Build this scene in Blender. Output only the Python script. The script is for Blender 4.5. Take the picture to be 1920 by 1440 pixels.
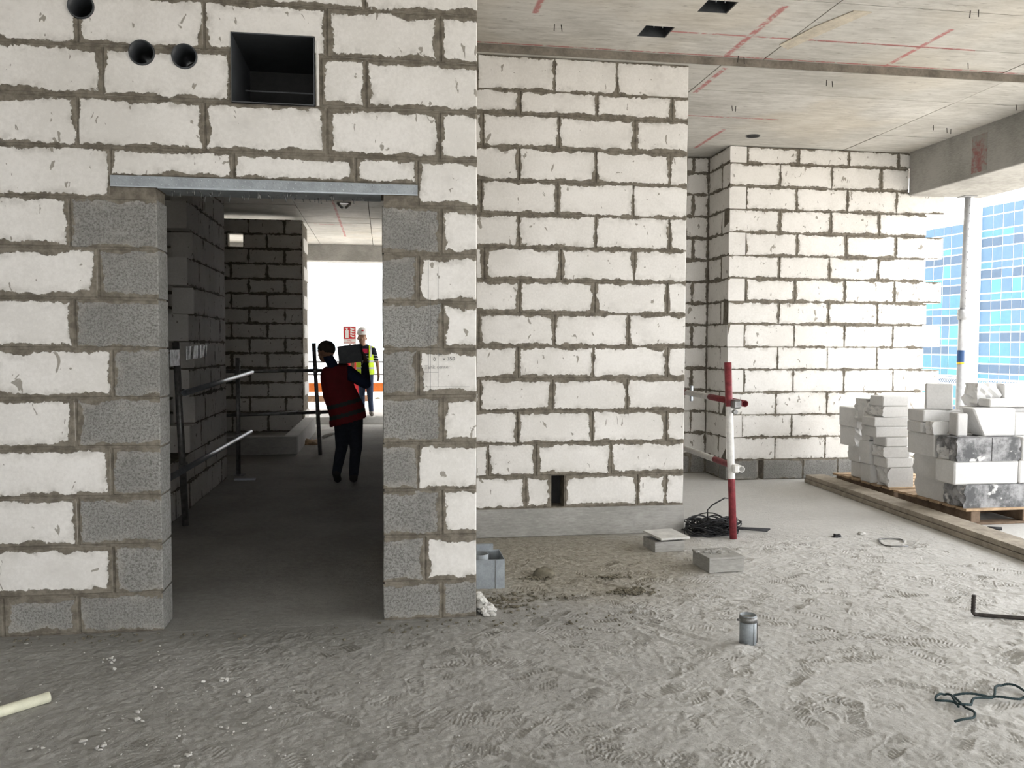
import bpy, bmesh, math, random
import numpy as np
from mathutils import Vector, Matrix, noise as mnoise

S = bpy.context.scene
for o in list(bpy.data.objects):
    bpy.data.objects.remove(o, do_unlink=True)
C = S.collection
random.seed(7)
rng = np.random.default_rng(11)

# ------------------------------------------------------------------ camera
F = 1572.6                       # focal length in pixels of the 1920x1440 frame
YAW, PIT, ROLL = (math.radians(a) for a in (8.647, -2.604, 0.2185))
H = 1.532                        # eye height
cy_, sy_, cp_, sp_ = math.cos(YAW), math.sin(YAW), math.cos(PIT), math.sin(PIT)
R0 = Vector((cy_, -sy_, 0)); FW = Vector((sy_*cp_, cy_*cp_, sp_)); U0 = Vector((-sy_*sp_, -cy_*sp_, cp_))
cr_, sr_ = math.cos(ROLL), math.sin(ROLL)
RV = R0*cr_ + U0*sr_; UV = -R0*sr_ + U0*cr_
cam_d = bpy.data.cameras.new('camera'); cam = bpy.data.objects.new('camera', cam_d); C.objects.link(cam)
cam_d.sensor_width = 36.0; cam_d.lens = 36.0*F/1920.0; cam_d.clip_end = 2000; cam_d.clip_start = .05
M = Matrix((RV, UV, -FW)).transposed().to_4x4(); M.translation = (0, 0, H)
cam.matrix_world = M
S.camera = cam

def ray(px, py):
    return RV*((px-960)/F) + UV*(-(py-720)/F) + FW
def onY(px, py, Y):
    d = ray(px, py); return Vector((0, 0, H)) + d*(Y/d.y)
def onZ(px, py, z=0.0):
    d = ray(px, py); return Vector((0, 0, H)) + d*((z-H)/d.z)
def onX(px, py, X):
    d = ray(px, py); return Vector((0, 0, H)) + d*(X/d.x)
def XatY(px, z, Y):              # x of an image column on the plane y=Y at height z
    py = 650
    for _ in range(4):
        p = onY(px, py, Y); py += (p.z-z)*F/Y
    return p.x

# ------------------------------------------------------------------ light
W = bpy.data.worlds.new('hazy_sky'); S.world = W; W.use_nodes = True
wn = W.node_tree.nodes; wl = W.node_tree.links
bg = wn['Background']; bg.inputs['Color'].default_value = (.97, .98, 1.0, 1); bg.inputs['Strength'].default_value = 1.0
sun_d = bpy.data.lights.new('sun', 'SUN'); sun_d.energy = 1.2; sun_d.angle = math.radians(6); sun_d.color = (1, .95, .87)
sun = bpy.data.objects.new('sun', sun_d); C.objects.link(sun)
sun.rotation_euler = (math.radians(-6), math.radians(17), 0)
S.view_settings.view_transform = 'Standard'; S.view_settings.look = 'None'
S.view_settings.gamma = 1.0; S.view_settings.use_curve_mapping = False
S.view_settings.exposure = 2.57

# ------------------------------------------------------------------ helpers
def tag(o, label=None, cat=None, group=None, kind=None):
    if label: o['label'] = label
    if cat: o['category'] = cat
    if group: o['group'] = group
    if kind: o['kind'] = kind
    return o
def link(name, me, mat=None, parent=None, loc=None):
    o = bpy.data.objects.new(name, me); C.objects.link(o)
    if mat is not None and me is not None and len(me.materials) == 0:
        for m in (mat if isinstance(mat, (list, tuple)) else [mat]): me.materials.append(m)
    if parent: o.parent = parent
    if loc is not None: o.location = loc
    return o
def empty(name, loc=(0, 0, 0), rz=0):
    o = bpy.data.objects.new(name, None); C.objects.link(o); o.location = loc; o.rotation_euler.z = rz
    o.empty_display_size = .1
    return o
def bm_obj(name, bm, mat=None, parent=None, loc=None, smooth=False):
    me = bpy.data.meshes.new(name); bmesh.ops.recalc_face_normals(bm, faces=bm.faces)
    bm.to_mesh(me); bm.free()
    if smooth:
        for p in me.polygons: p.use_smooth = True
    return link(name, me, mat, parent, loc)
def pd_obj(name, v, f, mat=None, parent=None, loc=None, smooth=False):
    me = bpy.data.meshes.new(name); me.from_pydata([tuple(a) for a in v], [], f); me.update()
    if smooth:
        for p in me.polygons: p.use_smooth = True
    return link(name, me, mat, parent, loc)
def bbox(bm, x0, x1, y0, y1, z0, z1, mi=0):
    vs = [bm.verts.new((x, y, z)) for x in (x0, x1) for y in (y0, y1) for z in (z0, z1)]
    for q in ((0, 1, 3, 2), (4, 6, 7, 5), (0, 4, 5, 1), (2, 3, 7, 6), (0, 2, 6, 4), (1, 5, 7, 3)):
        f = bm.faces.new([vs[i] for i in q]); f.material_index = mi
    return vs
def box(name, x0, x1, y0, y1, z0, z1, mat, parent=None, bevel=0.0):
    bm = bmesh.new(); bbox(bm, x0, x1, y0, y1, z0, z1)
    if bevel: bmesh.ops.bevel(bm, geom=bm.edges[:], offset=bevel, segments=1, affect='EDGES')
    return bm_obj(name, bm, mat, parent)
def tube_bm(bm, pts, rad, seg=10, caps=True, mi=0, radf=None):
    pts = [Vector(p) for p in pts]; rings = []
    up = Vector((0, 0, 1)); prev = None
    for i, p in enumerate(pts):
        t = (pts[min(i+1, len(pts)-1)]-pts[max(i-1, 0)])
        if t.length < 1e-9: t = Vector((0, 0, 1))
        t.normalize()
        a = prev if prev is not None else (up if abs(t.z) < .9 else Vector((1, 0, 0)))
        a = (a - t*a.dot(t)).normalized(); b = t.cross(a); prev = a
        r = radf(i) if radf else rad
        rings.append([bm.verts.new(p + a*(r*math.cos(2*math.pi*k/seg)) + b*(r*math.sin(2*math.pi*k/seg))) for k in range(seg)])
    for i in range(len(rings)-1):
        for k in range(seg):
            f = bm.faces.new((rings[i][k], rings[i][(k+1) % seg], rings[i+1][(k+1) % seg], rings[i+1][k])); f.material_index = mi; f.smooth = True
    if caps:
        for r in (rings[0], rings[-1]):
            f = bm.faces.new(r); f.material_index = mi
    return rings
def tube(name, pts, rad, mat, parent=None, seg=10, caps=True, radf=None):
    bm = bmesh.new(); tube_bm(bm, pts, rad, seg, caps, 0, radf)
    return bm_obj(name, bm, mat, parent)
def pipe(name, p0, p1, r, mat, parent=None, wall=.004, seg=18, bands=None):
    """open-ended tube with wall thickness; bands=[(t0,t1,material index)]"""
    p0, p1 = Vector(p0), Vector(p1); t = (p1-p0).normalized()
    a = (Vector((0, 0, 1)) if abs(t.z) < .9 else Vector((1, 0, 0))); a = (a-t*a.dot(t)).normalized(); b = t.cross(a)
    bm = bmesh.new(); cuts = [0.0, 1.0]
    for bd in bands or []: cuts += [bd[0], bd[1]]
    cuts = sorted(set(cuts))
    def ring(s, rr): return [bm.verts.new(p0+(p1-p0)*s + a*(rr*math.cos(2*math.pi*k/seg)) + b*(rr*math.sin(2*math.pi*k/seg))) for k in range(seg)]
    outs = [ring(s, r) for s in cuts]; ins = [ring(s, r-wall) for s in (0, 1)]
    def join(A, B, mi, sm=True):
        for k in range(seg):
            f = bm.faces.new((A[k], A[(k+1) % seg], B[(k+1) % seg], B[k])); f.material_index = mi; f.smooth = sm
    for i in range(len(cuts)-1):
        mid = (cuts[i]+cuts[i+1])/2; mi = 0
        for bd in bands or []:
            if bd[0] <= mid <= bd[1]: mi = bd[2]
        join(outs[i], outs[i+1], mi)
    join(ins[1], ins[0], 0); join(outs[0], ins[0], 0, False); join(outs[-1], ins[1], 0, False)
    return bm_obj(name, bm, mat, parent)
def evaluated(ob):
    dg = bpy.context.evaluated_depsgraph_get(); dg.update()
    return bpy.data.meshes.new_from_object(ob.evaluated_get(dg))
def cut_with(ob, cutter):
    m = ob.modifiers.new('cut', 'BOOLEAN'); m.operation = 'DIFFERENCE'; m.solver = 'EXACT'; m.object = cutter
    me = evaluated(ob); ob.modifiers.clear(); ob.data = me

# ------------------------------------------------------------------ materials
class NT:
    def __init__(s, name, rough=.9, spec=.3, metal=0.0):
        s.m = bpy.data.materials.new(name); s.m.use_nodes = True; s.t = s.m.node_tree
        s.b = s.t.nodes['Principled BSDF']; s.b.inputs['Roughness'].default_value = rough
        s.b.inputs['Specular IOR Level'].default_value = spec; s.b.inputs['Metallic'].default_value = metal
    def n(s, typ, **kw):
        nd = s.t.nodes.new(typ)
        for k, v in kw.items(): setattr(nd, k, v)
        return nd
    def put(s, sock, v):
        if isinstance(v, bpy.types.NodeSocket): s.t.links.new(v, sock)
        elif isinstance(v, (tuple, list)) and len(v) == 3 and sock.type == 'RGBA': sock.default_value = (*v, 1)
        else: sock.default_value = v
    def math(s, op, a, b=None, c=None, clamp=False):
        nd = s.n('ShaderNodeMath', operation=op, use_clamp=clamp); s.put(nd.inputs[0], a)
        if b is not None: s.put(nd.inputs[1], b)
        if c is not None: s.put(nd.inputs[2], c)
        return nd.outputs[0]
    def mr(s, v, a, b, c=0.0, d=1.0, smooth=True):
        nd = s.n('ShaderNodeMapRange', interpolation_type='SMOOTHSTEP' if smooth else 'LINEAR', clamp=True)
        for i, x in enumerate((v, a, b, c, d)): s.put(nd.inputs[i], x)
        return nd.outputs[0]
    def mix(s, f, a, b):
        nd = s.n('ShaderNodeMix', data_type='RGBA'); s.put(nd.inputs[0], f); s.put(nd.inputs[6], a); s.put(nd.inputs[7], b)
        return nd.outputs[2]
    def noise(s, vec, scale, detail=4, rough=.55, dist=0.0):
        nd = s.n('ShaderNodeTexNoise'); s.put(nd.inputs['Vector'], vec); nd.inputs['Scale'].default_value = scale
        nd.inputs['Detail'].default_value = detail; nd.inputs['Roughness'].default_value = rough; nd.inputs['Distortion'].default_value = dist
        return nd.outputs[0]
    def pos(s): return s.n('ShaderNodeNewGeometry').outputs['Position']
    def obj(s): return s.n('ShaderNodeTexCoord').outputs['Object']
    def sep(s, v):
        nd = s.n('ShaderNodeSeparateXYZ'); s.put(nd.inputs[0], v); return nd.outputs
    def scale(s, v, sc):
        nd = s.n('ShaderNodeMapping'); s.put(nd.inputs['Vector'], v); nd.inputs['Scale'].default_value = sc; return nd.outputs[0]
    def rnd(s): return s.n('ShaderNodeObjectInfo').outputs['Random']
    def bump(s, h, strength=.4, dist=.004):
        nd = s.n('ShaderNodeBump'); s.put(nd.inputs['Height'], h); nd.inputs['Strength'].default_value = strength
        nd.inputs['Distance'].default_value = dist; s.t.links.new(nd.outputs[0], s.b.inputs['Normal'])
    def color(s, c): s.put(s.b.inputs['Base Color'], c); return s.m

def mat_plain(name, col, rough=.8, var=.15, scale=12, metal=0.0, bump=.15, spec=.3):
    t = NT(name, rough, spec, metal); p = t.pos()
    n = t.noise(p, scale, 5, .6); n2 = t.noise(p, scale*9, 3, .6)
    lo = tuple(c*(1-var) for c in col); hi = tuple(min(1, c*(1+var)) for c in col)
    if bump: t.bump(n2, bump, .003)
    return t.color(t.mix(t.mr(t.math('ADD', t.math('MULTIPLY', n, .7), t.math('MULTIPLY', n2, .3)), .3, .7), lo, hi))

MORTAR_LO, MORTAR_HI = (.140, .124, .100), (.240, .216, .176)
def mat_block(name, lo, hi, grain, fleck, bumpd, speck=None):
    t = NT(name, .93, .15); p = t.pos(); o = t.sep(t.obj())
    at = t.n('ShaderNodeAttribute', attribute_name='half'); h = t.sep(at.outputs['Vector'])
    fr = t.sep(t.n('ShaderNodeAttribute', attribute_name='free').outputs['Vector'])
    dx = t.math('MINIMUM', t.math('ADD', t.math('ADD', h[0], o[0]), fr[0]), t.math('ADD', t.math('SUBTRACT', h[0], o[0]), fr[1])); dz = t.math('SUBTRACT', h[2], t.math('ABSOLUTE', o[2]))
    T = t.n('ShaderNodeAttribute', attribute_name='thick').outputs['Fac']
    dy = .5
    side = t.math('MULTIPLY', t.math('GREATER_THAN', o[1], .0055), t.math('LESS_THAN', o[1], t.math('SUBTRACT', T, .001)))
    d = t.math('ADD', t.math('MULTIPLY', side, t.math('MINIMUM', dy, t.math('MAXIMUM', dx, dz))), t.math('MULTIPLY', t.math('SUBTRACT', 1.0, side), t.math('MINIMUM', dx, dz)))
    n1 = t.noise(p, 8, 4, .6); n2 = t.noise(p, 42, 5, .7); n0 = t.noise(p, 2.2, 2, .5)
    wob = t.math('ADD', t.math('MULTIPLY', t.math('SUBTRACT', n1, .5), .085), t.math('MULTIPLY', t.math('SUBTRACT', n2, .5), .034))
    wob = t.math('ADD', wob, t.math('MULTIPLY', t.math('SUBTRACT', n0, .5), .04))
    e = t.math('SUBTRACT', t.math('ADD', d, wob), h[1])
    smear = t.mr(e, -.0015, .0025, 1, 0)
    halo = t.math('MULTIPLY', t.mr(e, -.01, .05, 1, 0), t.mr(t.noise(p, 13, 5, .65), .42, .66))
    smudge = t.math('MULTIPLY', t.mr(t.noise(t.scale(p, (1.0, 1.0, 1.6)), 3.3, 5, .7), .54, .72), t.mr(t.noise(p, 30, 4, .7), .35, .65))
    big = t.noise(p, 1.7, 4, .6); fine = t.noise(p, grain, 4, .7)
    col = t.mix(t.mr(t.math('ADD', t.math('MULTIPLY', big, .6), t.math('MULTIPLY', fine, .4)), .35, .65), lo, hi)
    if speck: col = t.mix(t.mr(t.noise(p, 88, 4, .85), .45, .60), col, speck); rn = t.rnd(); col = t.mix(t.mr(rn, 0, 1, 0, .30, False), col, (.17, .165, .15))
    col = t.mix(t.math('MULTIPLY', halo, .62), col, (.40, .38, .34))
    col = t.mix(t.math('MULTIPLY', smudge, .30), col, (.42, .40, .365))
    # thin trowel flecks
    fl = t.noise(t.scale(p, (1, 1, .55)), 17, 3, .55, .6)
    col = t.mix(t.math('MULTIPLY', t.mr(fl, fleck, fleck+.02), .8), col, MORTAR_HI)
    mort = t.mix(t.mr(t.noise(p, 20, 5, .65), .35, .65), MORTAR_LO, MORTAR_HI)
    col = t.mix(smear, col, mort)
    hgt = t.math('ADD', t.math('MULTIPLY', smear, .5), t.math('MULTIPLY', t.noise(p, grain*1.3, 4, .7), bumpd))
    hgt = t.math('ADD', hgt, t.math('MULTIPLY', t.math('MULTIPLY', n2, smear), .8))
    t.bump(hgt, .55, .004)
    return t.color(col)
M_WHITE = mat_block('aerated_block', (.71, .69, .65), (.84, .82, .785), 60, .672, .12)
M_GREY = mat_block('concrete_block', (.25, .245, .23), (.37, .365, .345), 110, .80, 1.3, (.15, .146, .135))
def mat_loose():
    t = NT('loose_aerated_block', .93, .15); p = t.pos()
    big = t.noise(p, 2.5, 4, .6); fine = t.noise(p, 60, 4, .7)
    t.bump(fine, .2, .003)
    return t.color(t.mix(t.mr(t.math('ADD', t.math('MULTIPLY', big, .6), t.math('MULTIPLY', fine, .4)), .35, .65), (.60, .595, .58), (.72, .715, .70)))
M_LOOSE = mat_loose()
def mat_smeared():
    t = NT('mortared_block', .93, .15); p = t.pos()
    n = t.noise(p, 7, 6, .7); white = t.mr(t.noise(p, 3.2, 5, .65), .56, .60)
    col = t.mix(t.mr(n, .38, .66), (.11, .112, .115), (.36, .36, .365))
    t.bump(n, .4, .005)
    return t.color(t.mix(white, col, (.62, .615, .60)))
M_SMEARED = mat_smeared()

def mat_mortar():
    t = NT('mortar', .95, .1); p = t.pos()
    t.bump(t.noise(p, 60, 5, .7), .7, .006)
    return t.color(t.mix(t.mr(t.noise(p, 20, 5, .65), .35, .65), MORTAR_LO, MORTAR_HI))
M_MORTAR = mat_mortar()

def mat_concrete(name, lo, hi, streak=True):
    t = NT(name, .85, .25); p = t.pos()
    n = t.noise(p, 1.6, 6, .65); f = t.noise(t.scale(p, (3, 3, 14)) if streak else p, 6, 5, .65)
    col = t.mix(t.mr(t.math('ADD', t.math('MULTIPLY', n, .6), t.math('MULTIPLY', f, .4)), .34, .66), lo, hi)
    pits = t.mr(t.noise(p, 26, 3, .6), .70, .74)
    col = t.mix(t.math('MULTIPLY', pits, .5), col, (.10, .09, .08))
    t.bump(t.math('ADD', t.noise(p, 40, 4, .6), t.math('MULTIPLY', pits, -1.0)), .3, .003)
    return t.color(col)
M_CONC = mat_concrete('raw_concrete', (.26, .255, .235), (.42, .41, .385))
M_CONC_L = mat_concrete('pale_concrete', (.50, .49, .46), (.66, .65, .62))

def mat_ceiling():
    t = NT('formed_ceiling', .85, .25); p = t.pos(); s = t.sep(p)
    n = t.noise(p, 1.1, 6, .65); f = t.noise(t.scale(p, (1.2, 6, 1)), 4, 5, .7)
    col = t.mix(t.mr(t.math('ADD', t.math('MULTIPLY', n, .55), t.math('MULTIPLY', f, .45)), .33, .67), (.40, .385, .35), (.68, .665, .625))
    warm = t.mr(t.noise(p, .8, 3, .5), .5, .7)
    col = t.mix(t.math('MULTIPLY', warm, .22), col, (.66, .56, .40))
    dark = t.mr(t.noise(t.scale(p, (1.5, 5, 1)), 5, 5, .65), .58, .70)
    col = t.mix(t.math('MULTIPLY', dark, .45), col, (.16, .14, .12))
    col = t.mix(t.mr(t.rnd(), 0, 1, 0, .22, False), col, (.40, .39, .35))
    br = t.mr(t.noise(t.scale(p, (5, 5, 1)), 3.5, 4, .7), .36, .52)
    red = None
    # (axis coordinate, centre, half width, other coordinate range)
    for ax, c, w, a, b in ((1, 6.075, .022, 2.1, 4.6), (1, 6.518, .018, -.4, 5.6), (0, 4.12, .03, 5.7, 6.54), (0, 2.72, .035, 5.5, 6.54),
                           (0, 3.52, .03, 8.45, 9.3), (1, 5.25, .03, .4, 1.9), (0, 1.05, .03, 4.6, 5.9), (0, 2.75, .03, 6.6, 7.3), (1, 8.0, .02, 2.6, 3.9), (0, -.8, .03, 13, 18), (1, 16.2, .03, -1.3, -.5)):
        m = t.mr(t.math('ABSOLUTE', t.math('SUBTRACT', s[ax], c)), w*.4, w, 1, 0)
        o = s[1-ax]
        m = t.math('MULTIPLY', m, t.math('MULTIPLY', t.math('GREATER_THAN', o, a), t.math('LESS_THAN', o, b)))
        red = m if red is None else t.math('MAXIMUM', red, m)
    col = t.mix(t.math('MULTIPLY', t.math('MULTIPLY', red, br), .75), col, (.42, .10, .10))
    t.bump(t.math('ADD', t.noise(p, 30, 4, .6), f), .25, .004)
    return t.color(col)
M_CEIL = mat_ceiling()

def mat_floor():
    t = NT('dusty_floor', .95, .12); p = t.pos(); s = t.sep(p)
    n = t.noise(p, 1.3, 6, .65); f = t.noise(p, 22, 5, .7)
    col = t.mix(t.mr(t.math('ADD', t.math('MULTIPLY', n, .55), t.math('MULTIPLY', f, .45)), .34, .66), (.37, .36, .335), (.56, .55, .52))
    light_falloff = t.mr(t.math('ADD', s[0], t.math('MULTIPLY', t.math('SUBTRACT', t.noise(p, .9, 5, .6), .5), 2.4)), -.6, 3.6)  # light from the right painted in: floor darker left, paler right
    col = t.mix(light_falloff, t.mix(.34, col, (.17, .165, .15)), t.mix(.55, col, (.70, .69, .665)))
    # sandy-brown spill in front of the middle wall
    d = t.math('ADD', t.math('POWER', t.math('MULTIPLY', t.math('SUBTRACT', s[0], 1.15), .85), 2.0), t.math('POWER', t.math('MULTIPLY', t.math('SUBTRACT', s[1], 5.9), .95), 2.0))
    sand = t.mr(t.math('ADD', d, t.math('MULTIPLY', t.math('SUBTRACT', t.noise(p, 2.4, 5, .65), .5), 1.6)), .35, 1.5, 1, 0)
    col = t.mix(t.math('MULTIPLY', sand, .75), col, t.mix(t.mr(f, .35, .65), (.22, .195, .145), (.36, .33, .265)))
    damp = t.mr(t.noise(p, 3.1, 5, .7), .64, .72)
    col = t.mix(t.math('MULTIPLY', t.math('MULTIPLY', damp, sand), .7), col, (.12, .105, .08))
    grit = t.mr(t.noise(p, 55, 4, .75), .63, .70)
    col = t.mix(t.math('MULTIPLY', grit, .35), col, (.17, .16, .145))
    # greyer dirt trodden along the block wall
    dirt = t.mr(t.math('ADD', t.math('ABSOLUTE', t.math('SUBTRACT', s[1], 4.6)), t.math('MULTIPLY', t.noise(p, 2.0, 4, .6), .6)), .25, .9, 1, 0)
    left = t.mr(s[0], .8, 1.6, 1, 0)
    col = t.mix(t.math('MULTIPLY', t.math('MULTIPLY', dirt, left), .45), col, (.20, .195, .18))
    t.bump(t.math('ADD', t.noise(p, 70, 5, .75), t.math('MULTIPLY', t.noise(t.scale(p, (1, 1.6, 1)), 14, 6, .72), 2.2)), .6, .010)
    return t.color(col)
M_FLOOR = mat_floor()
M_BLACK = mat_plain('black_sheet', (.055, .06, .066), .45, .3, 8, 0, .1, .5)
M_GALV = mat_plain('galvanised_steel', (.42, .45, .48), .42, .12, 15, .85, .05)
M_GALV_D = mat_plain('dull_galvanised', (.33, .36, .38), .6, .2, 10, .35, .1)
M_STEEL = mat_plain('scaffold_steel', (.22, .22, .215), .45, .35, 25, .75, .2)
M_RUST = mat_plain('dark_rebar', (.055, .048, .043), .75, .4, 40, .3, .3)
M_WIRE = mat_plain('black_wire', (.028, .028, .030), .6, .35, 40, .2, .1)
M_REDP = mat_plain('red_paint', (.21, .035, .042), .5, .35, 30, 0, .15)
M_WHITEP = mat_plain('white_paint', (.74, .73, .70), .5, .15, 25, 0, .15)
M_WOOD = mat_plain('weathered_plank', (.33, .29, .235), .9, .3, 9, 0, .4)
M_PINE = mat_plain('pallet_pine', (.42, .30, .19), .85, .25, 12, 0, .3)
M_PINE_D = mat_plain('pallet_pine_dark', (.16, .115, .08), .9, .3, 12, 0, .3)
M_PVC = mat_plain('cream_plastic', (.68, .67, .52), .5, .12, 20, 0, .08)
M_ROPE = mat_plain('green_rope', (.022, .042, .046), .85, .5, 60, 0, .5)
M_DARK = mat_plain('dark_void', (.03, .03, .03), .95, .2)
M_CHIP = mat_plain('white_chips', (.52, .51, .48), .9, .2, 20)
M_LUMP = mat_plain('dried_mortar_lump', (.15, .135, .10), .95, .35, 15, 0, .8)
M_PENCIL = mat_plain('pencil', (.13, .13, .13), .8, .2)
M_TILE = mat_plain('dusty_tile', (.52, .51, .48), .6, .18, 14, 0, .1)
M_PROP = mat_plain('prop_steel', (.34, .345, .35), .6, .15, 20, 0, .1)
M_FOIL = mat_plain('foil_tape', (.60, .61, .62), .45, .6, 22, .25, .6)
M_ORANGE = mat_plain('orange_plastic', (.80, .24, .05), .6, .1)
M_SIGNRED = mat_plain('sign_red', (.62, .035, .045), .5, .05, bump=0)
M_SIGNWHITE = mat_plain('sign_white', (.85, .84, .84), .5, .03, bump=0)

# ------------------------------------------------------------------ masonry
def set_half(me, hx, thr, hz, T, free=(0, 0)):
    for nm, ty in (('half', 'FLOAT_VECTOR'), ('thick', 'FLOAT'), ('free', 'FLOAT_VECTOR')):
        if nm in me.attributes: me.attributes.remove(me.attributes[nm])
        at = me.attributes.new(nm, ty, 'POINT')
        if nm == 'half': at.data.foreach_set('vector', [hx, thr, hz]*len(me.vertices))
        elif nm == 'free': at.data.foreach_set('vector', [.3*free[0], .3*free[1], 0]*len(me.vertices))
        else: at.data.foreach_set('value', [T]*len(me.vertices))
def brick_mesh(L, hgt, T, thr, free=(0, 0), ch=.005, jit=.0025):
    hx, hz = L/2, hgt/2
    j = lambda: random.uniform(-jit, jit)
    v = []
    for (sx, sz) in ((-1, -1), (1, -1), (1, 1), (-1, 1)):
        a, b = j(), j()
        v.append((sx*(hx-ch)+a, 0, sz*(hz-ch)+b)); v.append((sx*hx+a, ch, sz*hz+b)); v.append((sx*hx, T, sz*hz))
    f = [(0, 3, 6, 9), (2, 11, 8, 5)]
    for i in range(4):
        k = (i+1) % 4
        f.append((i*3, i*3+1, k*3+1, k*3)); f.append((i*3+1, i*3+2, k*3+2, k*3+1))
    me = bpy.data.meshes.new('brick'); me.from_pydata(v, [], f); me.update()
    set_half(me, hx, thr, hz, T, free)
    return me
GAP = .011
def brick(parent, a0, a1, z0, z1, plane, T, mat, thr=.014, axis='x', name='brick', proud=None, gap=GAP, free=(0, 0)):
    """a0..a1 along the wall, front face on 'plane'. axis x: faces -Y; axis y: faces +X; axis -y: faces -X"""
    L, hg = a1-a0-gap, z1-z0-gap
    if L < .012 or hg < .012: return None
    o = link(name, brick_mesh(L, hg, T, thr, free), mat, parent)
    pr = random.uniform(-.002, .003) if proud is None else proud
    c, z = (a0+a1)/2, (z0+z1)/2
    if axis == 'x': o.location = (c, plane-pr, z)
    elif axis == 'y': o.location = (plane+pr, c, z); o.rotation_euler.z = math.pi/2
    else: o.location = (plane-pr, c, z); o.rotation_euler.z = -math.pi/2
    return o
def cells(bm, x0, x1, z0, z1, y0, y1, holes, axis='x'):
    xs = sorted({x0, x1, *[min(max(h[i], x0), x1) for h in holes for i in (0, 1)]})
    zs = sorted({z0, z1, *[min(max(h[i], z0), z1) for h in holes for i in (2, 3)]})
    for i in range(len(xs)-1):
        for k in range(len(zs)-1):
            cx, cz = (xs[i]+xs[i+1])/2, (zs[k]+zs[k+1])/2
            if any(h[0] < cx < h[1] and h[2] < cz < h[3] for h in holes): continue
            if axis == 'x': bbox(bm, xs[i], xs[i+1], y0, y1, zs[k], zs[k+1])
            else: bbox(bm, y0, y1, xs[i], xs[i+1], zs[k], zs[k+1])
    bmesh.ops.remove_doubles(bm, verts=bm.verts, dist=1e-5)
    # drop the inner walls between neighbouring cells
    seen = {}
    for f in bm.faces[:]:
        k = tuple(round(c, 4) for c in f.calc_center_median())
        seen.setdefault(k, []).append(f)
    dead = [f for fs in seen.values() if len(fs) > 1 for f in fs]
    bmesh.ops.delete(bm, geom=dead, context='FACES')
def core(name, x0, x1, z0, z1, y0, y1, holes=(), axis='x', mat=None):
    bm = bmesh.new(); cells(bm, x0, x1, z0, z1, y0, y1, list(holes), axis)
    return bm_obj(name, bm, mat or M_MORTAR)
def struct(o, label, cat='wall'):
    return tag(o, label, cat, None, 'structure')

YN, YM, YF, TH = 4.659, 6.586, 9.09, .2
CZ, CZN = 3.80, 3.862            # far and near ceiling heights
XL = -3.62                        # the front wall runs on past the frame
DOOR = (XatY(302, 1.2, YN), XatY(716, 1.2, YN)); HEAD = 2.35
XE = XatY(895, 1.4, YN)
DUCT = (-.795, -.362, 2.807, 3.176)
REC = .007
wf = core('wall_front', XL, XE-.003, 0, CZN, YN+REC, YN+TH-REC, [(DOOR[0]-.013, DOOR[1]+.013, -1, HEAD), DUCT])
struct(wf, 'tall white block wall with an empty doorway and grey block jambs')
LZ = [3.861, 3.591, 3.331, 3.071] + [3.071-.26*k for k in range(1, 12)] + [0.0]
FRONT = [   # joint columns in the photograph for each course, from the ceiling down
    [330, 560, 795], [210, 447, 683], [145, 382, 612, 825], [192, 432, 685], [144, 383, 613, 824],
    [207, 438, 666, 783], [131, 827], [184, 784], [140, 829], [211, 784], [142, 829], [209, 784], [146, 828], [213, 797], [6, 148, 829]]
fb = []
for k, joints in enumerate(FRONT):
    zt, zb = LZ[k], LZ[k+1]; zm = (zt+zb)/2
    xs = [XatY(j, zm, YN) for j in joints]
    while xs[0]-.61 > XL+.1: xs.insert(0, xs[0]-.61)
    xs = [XL]+xs+[XE]
    for i in range(len(xs)-1):
        a, b = xs[i], xs[i+1]; m = M_WHITE; thr = random.uniform(.016, .024)
        if k >= 6:
            if a < DOOR[0] < b and b > DOOR[1]:      # the course is broken by the doorway
                m2 = M_GREY
                fb.append(brick(wf, a, DOOR[0], zb, zt, YN, TH, m2, .014, free=(0, 1))); fb.append(brick(wf, DOOR[1], b, zb, zt, YN, TH, m2, .016, free=(1, 0))); continue
            if k == 14: m = M_GREY
        if k == 5 and a > -1.45 and b < .25: zb2 = 2.408
        else: zb2 = zb
        if k == 3 and b > DUCT[0] and a < DUCT[1] and a < -.7 and b > -.3:  # right of the duct
            fb.append(brick(wf, -.332, b, zb, zt, YN, TH, m, thr))
            fb.append(brick(wf, -.364, -.334, zb-.004, zt+.09, YN, TH, m, -.02, proud=.004)); continue
        if k == 3 and abs(b-xs[i+1]) < 1e-6 and a < DUCT[0] < b+.05 and b < -.6: b = DUCT[0]-.004
        fb.append(brick(wf, a, b, zb2, zt, YN, TH, m, thr, free=(0, 1 if i == len(xs)-2 else 0)))
fb = [b for b in fb if b]
# pipe sleeves and duct cut through the wall
PIPES = [onY(152, 12, YN), onY(266, 99, YN), onY(346, 106, YN)]
PR = .066
cutters = []
for p in PIPES:
    bm = bmesh.new(); tube_bm(bm, [(p.x, YN-.2, p.z), (p.x, YN+.5, p.z)], PR, 24); cutters.append((bm_obj('cutter', bm), p.x-PR, p.x+PR, p.z-PR, p.z+PR))
bm = bmesh.new(); bbox(bm, DUCT[0], DUCT[1], YN-.2, YN+.5, DUCT[2], DUCT[3]); cutters.append((bm_obj('cutter', bm), *DUCT))
for c, x0, x1, z0, z1 in cutters:
    for b in fb:
        co = [v.co for v in b.data.vertices]; bx = [v.x+b.location.x for v in co]; bz = [v.z+b.location.z for v in co]
        if min(bx) < x1 and max(bx) > x0 and min(bz) < z1 and max(bz) > z0:
            hx, hz = max(v.x for v in co), max(v.z for v in co)
            if not b.get('hv'): b['hv'] = (hx, hz)
            cut_with(b, c); set_half(b.data, b['hv'][0], .014, b['hv'][1], TH)
    if c is not cutters[-1][0]: cut_with(wf, c)
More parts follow.
